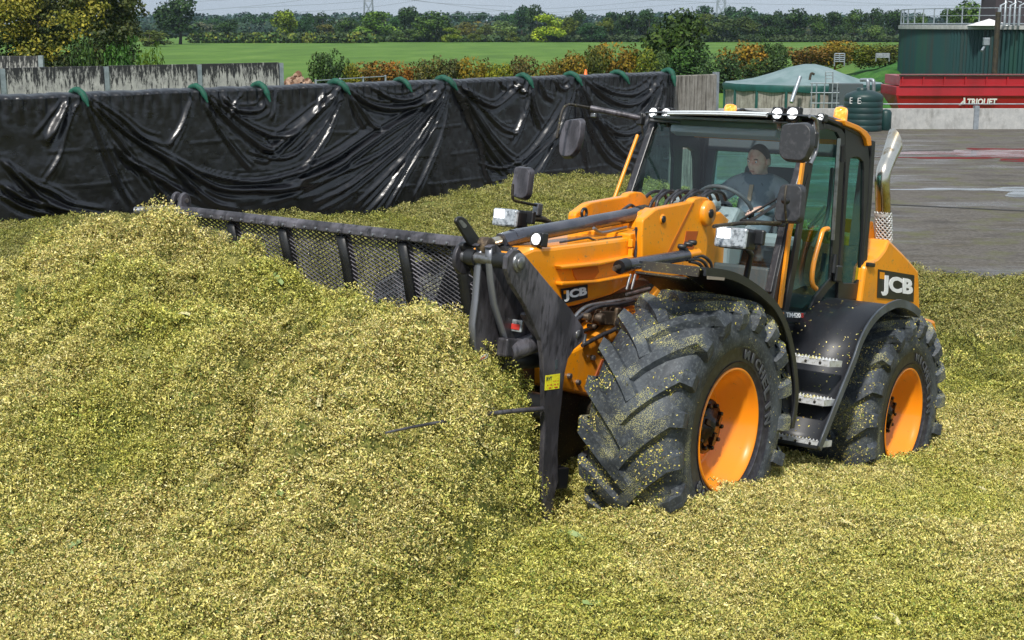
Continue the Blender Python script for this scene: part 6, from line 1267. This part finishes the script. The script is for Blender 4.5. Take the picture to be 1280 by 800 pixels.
m3_ = mirror(((979, 154), (1010, 152), (1018, 160), (1017, 184), (1010, 200), (1004, 204), (981, 202), (974, 195), (975, 175)), .98, None, 'mirrorback')
m4_ = mirror(((978, 229), (1003, 230), (1007, 236), (1004, 274), (999, 280), (971, 279), (969, 272), (973, 245)), 1.0, None, 'mirrorback')
MB().tube(spline([S3(x, y, -1.10) for x, y in ((696, 172), (699, 155), (703, 138), (710, 131), (722, 132), (738, 135))], 4), .010, 8).build('mirror_arm', M['dirtyblack'], LD)
MB().tube([S3(738, 135, -1.08), S3(800, 147.5, -.76)], .022, 10).build('mirror_arm', M['plate'], LD); MB().box(S3(742, 144, -1.05), (.03, .04, .03)).build('clamp', M['steel'], LD, .005)
b = MB(); b.box(S3(801, 149, -.76), (.06, .05, .09)); b.build('clamp', M['black'], LD, .01)
MB().tube(spline([S3(x, y, -1.0) for x, y in ((641, 230), (641, 248), (648, 252), (662, 255), (671, 258), (671, 273))], 3), .010, 8).build('mirror_arm', M['dirtyblack'], LD)
MB().box(S3(672, 262, -1.0), (.06, .05, .09)).build('clamp', M['steel'], LD, .008); MB().tube(spline([S3(x, y, -1.0) for x, y in ((640, 282), (660, 275), (678, 274), (690, 281))], 4), .022, 8).build('lamp_arm', M['dirtyblack'], LD)
MB().tube(spline([S3(x, y, .96) for x, y in ((1013, 205), (1020, 190), (1022, 170), (1020, 150), (1012, 145))], 4), .012, 8).build('mirror_arm', M['steel'], LD)
MB().box(S3(1017, 175, .95), (.05, .05, .10)).build('clamp', M['black'], LD, .01)
MB().tube([S3(892, 283, .9), S3(925, 279, .93), S3(975, 279, .97)], .012, 8).build('mirror_arm', M['dirtyblack'], LD); b = MB(); b.lathe([(0, .025), (.03, .022), (.035, 0)], S3(983, 251, 1.02), (1, 0, 0), 12); b.build('mirror_joint', M['black'], LD)
MB().tube(spline([S3(983, 232, 1.02), S3(981, 251, 1.03), S3(983, 279, 1.02)], 4), .008, 6).build('mirror_arm', M['dirtyblack'], LD)
for f_ in [o for o in LD.children if o.name.startswith(('front_fender', 'rear_fender'))]:
    if max(v.co.y for v in f_.data.vertices) > 0: stick(f_, f_.data, 500, .005, 51, None, 3, .55)
for f_ in [o for o in LD.children if o.name.startswith('step') and o.type == 'EMPTY']: stick(f_.children[0], f_.children[0].data, 160, .006, 57, None, 6, .45)
stick(boom, boom.data, 260, .005, 58, lambda P_, N_: np.clip(N_[:, 2], 0, 1), 3, .5)
# ---- exhaust
ex = empty('exhaust'); ex.parent = LD; vE = .62
base_, mid = S3(1105, 300, vE), S3(1104, 266, vE)
MB().tube([base_, mid], .040, 20).build('pipe_core', M['black'], ex)
MB().tube([S3(1104, 268, vE), S3(1103.5, 245, vE), S3(1103, 236, vE)]+spline([S3(1103, 236, vE), S3(1103, 225, vE), S3(1105, 213, vE), S3(1111, 198, vE)], 5)[1:], [.058]*18, 24, 0, False).build('stack_pipe', M['chrome'], ex)
b = MB(); a0, a1 = Vector(S3(1110.5, 199, vE)), Vector(S3(1119, 176, vE)); d = (a1-a0); x = Vector((1, 0, 0)); x = (x-d.normalized()*x.dot(d.normalized())).normalized(); y = d.normalized().cross(x); vs = []
for t_ in np.linspace(-.15, 1, 8):
    for k in range(24):
        a = 2*math.pi*k/24; cut = t_ if t_ < 0 else t_*(1.0+.75*math.sin(a+2.2)*0.55); vs.append(a0+d*cut+(x*math.cos(a)+y*math.sin(a))*(.059+.012*max(t_, 0)))
b.add(vs, [(i*24+k, i*24+(k+1) % 24, (i+1)*24+(k+1) % 24, (i+1)*24+k) for i in range(7) for k in range(24)], 0, True); b.build('stack_tip', M['chrome'], ex)
# perforated guard made of crossing strips
b = MB(); c0_, c1_ = Vector(base_), Vector(mid); hh = (c1_-c0_).length
for s in (1, -1):
    for k in range(12):
        pth = [c0_+(c1_-c0_)*t_+Vector((math.cos(2*math.pi*k/12+s*t_*3.1), math.sin(2*math.pi*k/12+s*t_*3.1), 0))*.064 for t_ in np.linspace(0, 1, 9)]; b.tube(pth, .0065, 4, 0, False)
b.lathe([(-.01, .066), (.012, .066)], c0_, c1_-c0_, 24); b.lathe([(hh-.012, .066), (hh+.01, .066)], c0_, c1_-c0_, 24); b.build('heat_guard', M['step'], ex)
MB().tube([S3(1099, 300, .50), S3(1098, 220, .50), S3(1103, 208, .50)], .02, 8).build('stack_bracket', M['brownmetal'], ex)

# ================================================================== SILAGE FORK ON THE BOOM
FK = empty('silage_fork', label='black folding silage fork with wire mesh back frame carried on the loader boom', cat='silage fork', matrix=MROT)
def fk(name, mb, mat='plate', bev=.006): return mb.build(name, M[mat] if isinstance(mat, str) else mat, FK, bev)
VL = -2.33; VR = .02
def back(w):   # curve of the back frame: leans back towards the tines
    return np.interp(w, [-.4, -.1, .2, .5, .7, .9], [.66, .72, .84, .98, 1.06, 1.15])
tb = [(back(.9)-.05, .885), (back(.9)-.05, .925), (back(.9)+.03, .925), (back(.9)+.05, .90), (back(.9)+.05, .865), (back(.9)+.0, .865)]
fk('top_beam', MB().prism(tb, VL, VR+.05), 'plate')
bm_ = MB().lathe([(0, .009), (.008, .008), (.009, 0)], (0, 0, 0), (1, 0, 0), 6, 0, False).mesh('mesh_bolt'); bm_.materials.append(M['steel'])
for k in range(26): o = bpy.data.objects.new('mesh_bolt', bm_); col.objects.link(o); o.parent = FK; o.location = (back(.9)+.05, VL+.09+k*.09, .88)
for v in (-2.30, -1.83, -1.38, -.90, -.43, -.02):
    b = MB(); ws = [.87, .7, .5, .3, .1, -.1, -.35]; b.strip([(back(w)-.01, w) for w in ws], v-.035, v+.035, -.05); fk('upright', b, 'black', 0)
b = MB(); pitch = .052; ws = np.linspace(.87, -.35, 15); lens_ = [0]
for i in range(1, len(ws)): lens_.append(lens_[-1]+math.hypot(ws[i]-ws[i-1], back(ws[i])-back(ws[i-1])))
k = 0; v = VL-2.6
while v < VR+2.8:
    for s in (1, -1):
        pth = [(back(w)+.022+.003*s, v+s*l*1.9, w) for w, l in zip(ws, lens_)]; pth = [p for p in pth if VL <= p[1] <= VR+.12]
        if len(pth) > 1: b.tube(pth, .0048, 4, 0, False)
    v += pitch
o = fk('wire_mesh', b, 'plate', 0); o['kind'] = 'stuff'
u0 = back(.9); lug = [(u0-.05, .72), (u0-.06, .93), (u0-.045, .99), (u0, 1.02), (u0+.035, .99), (u0+.04, .9), (u0+.02, .72)]
fk('end_lug', MB().prism(rounded(lug, .03, 3), VL-.05, VL-.02), 'plate')
fk('end_lug', MB().prism(rounded(lug, .03, 3), VL+.02, VL+.05), 'plate')
fk('lug_pin', MB().tube([(u0-.01, VL-.055, .965), (u0-.01, VL+.055, .965)], .016, 10), 'steel')
fk('end_bar', MB().tube([(u0+.0, VL-.06, .90), (u0+.12, VL-.28, .86)], .028, 8), 'steel')
fk('bottom_beam', MB().prism([(.60, -.42), (.60, -.30), (.74, -.30), (.74, -.42)], VL, .5), 'black')
for i in range(12):
    v = VL+.1+i*.235
    if v < .45: fk('tine', MB().tube(spline([(.66, v, -.36), (1.2, v, -.37), (1.8, v, -.34), (2.2, v, -.30)], 4), [.024-.0012*j for j in range(13)], 6), 'black', 0)
# hinge ears, pin and brackets at the near end of the frame
pin = S(645, 328, .5); ears = ((.16, 583, 309, .030), (.255, 597, 315, .040), (.34, 613, 318, .040))
fk('hinge_pin', MB().tube([(pin[0], .15, pin[1]), (pin[0], .52, pin[1])], .030, 16), 'steel'); fk('hinge_bush', MB().tube([(pin[0], .37, pin[1]), (pin[0], .46, pin[1])], .042, 16), 'black'); fk('hinge_bush', MB().tube([(pin[0], .18, pin[1]), (pin[0], .24, pin[1])], .042, 16), 'black')
fk('hinge_disc', MB().lathe([(0, .0), (0, .088), (.022, .088), (.024, .082), (.024, 0)], (pin[0]-.02, .13, pin[1]-.01), (0, 1, 0), 28), 'plate', .003)
e1 = [(pin[0]+.06, pin[1]+.04), (pin[0]+.03, pin[1]+.08), (pin[0]-.03, pin[1]+.085), (pin[0]-.08, pin[1]+.04), (pin[0]-.20, pin[1]-.10), (.80, .35), (.66, .0), (.66, -.1), (.92, -.12)]
for (v, x, y, th), fr in zip(ears, (((585, 330), (596, 352), (604, 372), (608, 400)), ((599, 308), (598, 322), (596, 350), (594, 375), (590, 405), (590, 440)), ((611, 310), (611, 324), (613, 350), (617, 380), (628, 415), (634, 440)))):
    front = [S(a_, b_, v) for a_, b_ in fr]; poly = [(pin[0]-.07, pin[1]-.04), (pin[0]-.06, pin[1]+.05), (pin[0], pin[1]+.085), (pin[0]+.055, pin[1]+.06)]+[front[0]]+front[1:]+[(front[-1][0]-.30, front[-1][1]-.02), (front[1][0]-.26, front[1][1])]
    fk('hinge_ear', MB().prism(rounded(poly, .03, 3), v-th/2, v+th/2), 'plate' if v > .2 else 'black')
    front2 = [(p[0]+.004, p[1]) for p in front]; 
    if v > .2: fk('ear_edge', MB().strip(front2, v-th/2-.001, v+th/2+.001, .008), pmat('worn_steel_edge', (.20, .21, .24), .4, .5), 0)
fk('torque_tube', MB().tube([(.84, -.2, .04), (.84, .46, .04)], .075, 20), 'black')
fk('lower_ram', MB().tube([S3(636, 440, .36), S3(677, 425, .44)], .055, 16), 'plate'); fk('lower_ram', MB().tube([S3(625, 452, .30), S3(677, 448, .40)], .05, 16), 'black')
fk('hinge_block', MB().box(S3(634, 434, .36), (.10, .07, .10)), 'plate', .01)
fk('carriage', MB().prism([(.50, .9), (.86, .9), (.98, .55), (.80, .1), (.45, .1)], -.30, .12), 'black', .01)
fk('carriage_plate', MB().prism([S(650, 352, .30), S(676, 420, .30), S(677, 446, .30), S(648, 400, .30), S(636, 372, .30)], .24, .30), 'black', .01)
fk('diagonal_brace', MB().beam(S3(655, 392, .46), S3(678, 432, .46), .02, .05, (0, 1, 0)), 'plate')
# reflector and small tag
u, w = S(645, 407, .38); fk('reflector_frame', MB().box((u, .38, w), (.02, .085, .065)), 'lens', .006); fk('reflector', MB().box((u+.012, .385, w-.006), (.006, .055, .03)), 'redprint', .002)
pg = [S(597, 448, .30), S(603, 444, .30), S(610, 441, .30), S(609, 446, .30), S(599, 454, .30)]
fk('warning_tag', MB().prism(pg, .30, .304), 'white', 0); fk('warning_tag_mark', MB().prism([S(600, 449, .305), S(607, 444, .305), S(607, 446, .305), S(600, 451, .305)], .3045, .306), 'redprint', 0)
# lever with a slot
lv = [S(x, y, .20) for x, y in ((569, 277), (571, 272), (576, 270), (582, 273), (602, 302), (600, 308), (590, 310), (584, 302))]
fk('lever', MB().prism(rounded(lv, .02, 3), .185, .205), 'black'); fk('lever_slot', MB().prism(rounded(PX(.207, (573, 276), (577, 274.5), (584, 282), (582, 285), (579, 285)), .01, 3), .2055, .2075), 'steel', 0)
fk('hitch_knuckle', MB().lathe([(-.03, .045), (.03, .045), (.035, .02), (.035, 0)], S3(608, 307, .28), (0, 1, 0), 16), 'brownmetal')
# near side plate
pl = [(632, 321), (640, 312), (647, 312), (655, 320), (690, 362), (712, 387), (727, 409), (729, 420), (725, 428), (715, 437), (708, 448), (704, 465), (702, 480), (700, 505), (697, 528), (695, 564), (696, 600), (692, 616), (690, 630), (688, 652), (683, 654), (680, 648), (679, 634), (675, 624), (676, 594), (678, 550), (678, 480), (677, 450), (674, 426), (655, 382), (637, 354), (631, 336)]
sp = fk('side_plate', MB().prism(PX(.5, *pl), .482, .512), 'plate', .004)
for mb, nm, mt in ((MB().lathe([(0, .052), (.010, .050), (.011, .042), (.014, .040), (.015, 0)], (pin[0]-.005, .512, pin[1]), (0, 1, 0), 24), 'pin_washer', 'steel'), (MB().lathe([(0, .032), (.022, .032), (.024, .028), (.025, 0)], (pin[0]-.005, .512, pin[1]), (0, 1, 0), 20), 'pin_head', 'steel')):
    o = mb.build(nm, M[mt], sp, .002)
u, w = S(723, 418, .513); MB().lathe([(0, .026), (.006, .025), (.007, 0)], (u, .512, w), (0, 1, 0), 16).build('bolt_hole', M['steel'], sp)
MB().prism(PX(.513, (694, 450), (697, 449), (697, 461), (694, 462)), .511, .5135).build('slot', M['interior'], sp)
st = MB().prism(PX(.513, (682, 469.5), (700, 467), (699, 485.5), (681, 488)), .511, .514).build('yellow_sticker', M['sticker'], sp)
a0, a1, a2 = [Vector(S3(x, y, .5145)) for x, y in ((683, 476.2), (690, 475), (683, 471.6))]; put_text('lettering', 'RVT', a0, a1-a0, a2-a0, (a1-a0).length, (a2-a0).length, M['darkprint'], st, .03, .001)
b = MB()
for (x, y, w_) in ((692, 476, 1), (694, 475.6, 1), (697, 475.4, 1), (684, 481, 1.2), (688, 480.6, 2), (693, 480, 1.6), (696.5, 479.5, 1.6), (686, 484.5, 3), (693, 483.6, 4)): b.prism(PX(.5145, (x, y), (x+w_, y-.15*w_), (x+w_, y+1), (x, y+1.1)), .5141, .5152)
b.build('sticker_print', M['redprint'], st)
# the long tine that sticks out of the load on the near side
fk('side_tine', MB().tube(spline([S3(x, y, .52) for x, y in ((678, 511), (640, 514), (600, 519), (560, 526), (520, 533), (482, 541))], 3), [.015-.0006*i for i in range(16)], 8), 'plate', 0)

# ================================================================== DRIVER
DV = empty('person', label='driver with short brown hair and dark fleece, one hand on the steering wheel', cat='person', matrix=MROT)
def skin_body(name, V_, E_, rad, mat, sub=2, parent=None):
    me = bpy.data.meshes.new(name); me.from_pydata(V_, E_, []); o = bpy.data.objects.new(name, me); col.objects.link(o)
    sk = o.modifiers.new('skin', 'SKIN'); sk.use_smooth_shade = True
    for i, r_ in enumerate(rad): me.skin_vertices[0].data[i].radius = (r_, r_) if not isinstance(r_, tuple) else r_
    me.skin_vertices[0].data[0].use_root = True; sb = o.modifiers.new('sub', 'SUBSURF'); sb.levels = sub; sb.render_levels = sub
    me.materials.append(mat)
    dg = bpy.context.evaluated_depsgraph_get(); bpy.context.view_layer.update(); m2 = bpy.data.meshes.new_from_object(o.evaluated_get(dg)); bpy.data.objects.remove(o)
    m2.materials.clear(); m2.materials.append(mat); o2 = bpy.data.objects.new(name, m2); col.objects.link(o2); o2.parent = parent; return o2
hp_ = Vector((-2.30, .03, 1.14))
hand = Vector(S3(894, 241, .0)); cs = Vector((-1.66, .10, 1.36)); axn = Vector((-.62, 0, .78)).normalized(); hx = Vector((0, 1, 0)); hy = axn.cross(hx)
def on_wheel(a, r=.20): return cs+(hx*math.cos(a)+hy*math.sin(a))*r
hR = on_wheel(math.pi*.93)+axn*.03; hL = on_wheel(.25)+axn*.02
V_ = [hp_, hp_+Vector((.02, 0, .16)), hp_+Vector((.03, 0, .34)), hp_+Vector((.02, 0, .45)), (-2.26, .03, 1.645),
      (-2.28, .23, 1.56), (-2.12, .34, 1.36), tuple(hL+Vector((-.08, .02, .02))), (-2.27, -.17, 1.56), (-2.08, -.24, 1.40), tuple(hR+Vector((-.07, -.01, .02))),
      (-2.0, .13, 1.15), (-1.78, .15, 1.13), (-1.70, .16, .78), (-2.0, -.08, 1.15), (-1.78, -.1, 1.13), (-1.70, -.1, .78)]
E_ = [(0, 1), (1, 2), (2, 3), (3, 4), (3, 5), (5, 6), (6, 7), (3, 8), (8, 9), (9, 10), (0, 11), (11, 12), (12, 13), (0, 14), (14, 15), (15, 16)]
rad = [(.15, .13), (.155, .12), (.17, .125), (.15, .10), .065, .075, .055, .034, .075, .055, .034, .085, .07, .055, .085, .07, .055]
body = skin_body('body_clothes', V_, E_, rad, M['shirt'], 2, DV)
# head as a shaped grid: skull, brow, nose, lips, chin
def head():
    c = Vector((-2.24, .03, 1.745)); n, m = 40, 30; vs = []; yaw = R(-6); 
    for i in range(m+1):
        th = math.pi*i/m
        for k in range(n):
            ph = 2*math.pi*k/n; x_, y_, z_ = math.sin(th)*math.cos(ph), math.sin(th)*math.sin(ph), math.cos(th)
            fx = max(0, x_); X_ = x_*(.098 if x_ > 0 else .105); Y_ = y_*.077; Z_ = z_*.120
            if z_ < -.1: t_ = (-.1-z_)/.9; Y_ *= 1-.30*t_; X_ = X_*(1-.18*t_)+.014*t_
            if x_ > .3:
                fw = (x_-.3)/.7; g = lambda y0, z0, sy, sz: math.exp(-((Y_-y0)/sy)**2-((Z_-z0)/sz)**2)
                X_ += fw*(.026*g(0, -.022, .011, .024)+.010*g(0, .03, .05, .012)+.008*g(0, -.062, .024, .010)+.012*g(0, -.100, .025, .018)-.013*g(.031, .006, .016, .011)-.013*g(-.031, .006, .016, .011)-.005*g(0, -.062, .026, .003)-.004*g(0, -.080, .02, .006))
            X2, Y2 = X_*math.cos(yaw)-Y_*math.sin(yaw), X_*math.sin(yaw)+Y_*math.cos(yaw); vs.append((c.x+X2, c.y+Y2, c.z+Z_))
    fs = [(i*n+k, i*n+(k+1) % n, (i+1)*n+(k+1) % n, (i+1)*n+k) for i in range(m) for k in range(n)]; b = MB().add(vs, fs, 0, True)
    b.tube([(-2.27, .03, 1.60), (-2.255, .03, 1.68)], [.060, .055], 16)
    hd_ = b.build('head', M['skin'], DV)
    Rm = Matrix.Rotation(yaw, 3, 'Z')
    def loc(x_, y_, z_): return c+Rm @ Vector((x_, y_, z_))
    b = MB()
    for i in range(m//2+5):
        th = math.pi*i/m
    hv = []; hn, hm = 40, 16
    for i in range(hm+1):
        for k in range(hn):
            ph = 2*math.pi*k/hn; front = max(0, math.cos(ph)); th = (math.pi*(.64-.40*front**.6-.05*abs(math.sin(ph))))*i/hm; x_, y_, z_ = math.sin(th)*math.cos(ph), math.sin(th)*math.sin(ph), math.cos(th)
            hv.append(loc(x_*(.099 if x_ > 0 else .109), y_*.0795, z_*.1245))
    MB().add(hv, [(i*hn+k, i*hn+(k+1) % hn, (i+1)*hn+(k+1) % hn, (i+1)*hn+k) for i in range(hm) for k in range(hn)], 0, True).build('hair', M['hair'], hd_)
    for sy in (-1, 1):
        MB().lathe([(-.004, .026), (.006, .024), (.010, .012), (.008, 0)], loc(-.005, sy*.078, -.005), Rm @ Vector((0, sy, 0)), 14).build('ear', M['skin'], hd_)
        MB().lathe([(0, .009), (.006, .006), (.008, 0)], loc(.083, sy*.031, .004), Rm @ Vector((1, 0, 0)), 10).build('eye', M['white'], hd_)
        MB().lathe([(0, .0045), (.002, 0)], loc(.0905, sy*.031, .004), Rm @ Vector((1, 0, 0)), 8).build('iris', M['hair'], hd_)
        MB().tube([loc(.094, sy*.018, .022), loc(.095, sy*.032, .027), loc(.086, sy*.046, .022)], .0035, 6).build('eyebrow', M['hair'], hd_)
    MB().tube([loc(.092, -.020, -.064), loc(.101, 0, -.062), loc(.092, .020, -.064)], .0035, 6).build('lips', pmat('lips', (.42, .16, .13), .5), hd_)
head()
hob = [o for o in DV.children if o.name.startswith('head')][0]; hc = Vector((-2.24, .03, 1.70)); hob.matrix_local = Matrix.Translation(hc) @ Matrix.Rotation(R(15), 4, 'Y') @ Matrix.Translation(-hc)
MB().tube(spline([(-2.18, -.035, 1.56), (-2.24, -.075, 1.60), (-2.31, -.03, 1.635), (-2.33, .03, 1.64), (-2.31, .09, 1.635), (-2.24, .13, 1.60), (-2.18, .095, 1.56)], 4), .020, 8).build('collar', M['shirt'], DV)
MB().prism([(-2.142, 1.44), (-2.158, 1.56), (-2.165, 1.56), (-2.155, 1.44)], .015, .045).build('shirt_placket', pmat('tan_lining', (.4, .3, .2), .8), DV)
def hand_mesh(pos, wrist, side):
    # palm plus five separate fingers curling round the rim
    pos, wrist = Vector(pos), Vector(wrist); f = (pos-wrist).normalized(); up = axn; s_ = f.cross(up).normalized()
    V2 = [wrist, wrist+(pos-wrist)*.5, pos]; E2 = [(0, 1), (1, 2)]; rd = [.026, (.036, .018), (.036, .016)]
    for k in range(4):
        o = pos+s_*(-.028+.019*k); i0 = len(V2); ln = (.9, 1.0, .95, .75)[k]
        V2 += [o+f*.022*ln, o+f*.045*ln-up*.012, o+f*.040*ln-up*.040, o+f*.018*ln-up*.048]; E2 += [(2, i0), (i0, i0+1), (i0+1, i0+2), (i0+2, i0+3)]; rd += [.010, .0095, .009, .008]
    i0 = len(V2); t_ = wrist+(pos-wrist)*.45; V2 += [t_+s_*side*.035-up*.006, t_+s_*side*.046+f*.028-up*.02, t_+s_*side*.036+f*.050-up*.03]; E2 += [(1, i0), (i0, i0+1), (i0+1, i0+2)]; rd += [.012, .011, .009]
    skin_body('hand', [tuple(p) for p in V2], E2, rd, M['skin'], 1, DV)
hand_mesh(hR+axn*.012, hR+Vector((-.085, -.012, .022))+axn*.01, 1); hand_mesh(hL+axn*.012, hL+Vector((-.085, .02, .022))+axn*.01, -1)

# ================================================================== HAZE
def haze():
    zt = 50.0; b = MB(); b.box((0, 930, (zt-1)/2), (1500, 2000, zt+1)); me = b.mesh('haze'); m = bpy.data.materials.new('haze_air'); m.use_nodes = True; n = m.node_tree.nodes; l = m.node_tree.links
    n.remove(n['Principled BSDF']); v = n.new('ShaderNodeVolumePrincipled'); v.inputs['Color'].default_value = (.62, .78, .95, 1); v.inputs['Density'].default_value = .00012; v.inputs['Anisotropy'].default_value = .2
    l.new(v.outputs[0], n['Material Output'].inputs['Volume']); o = link('haze', me, m); tag(o, None, None, None, 'stuff')
haze()
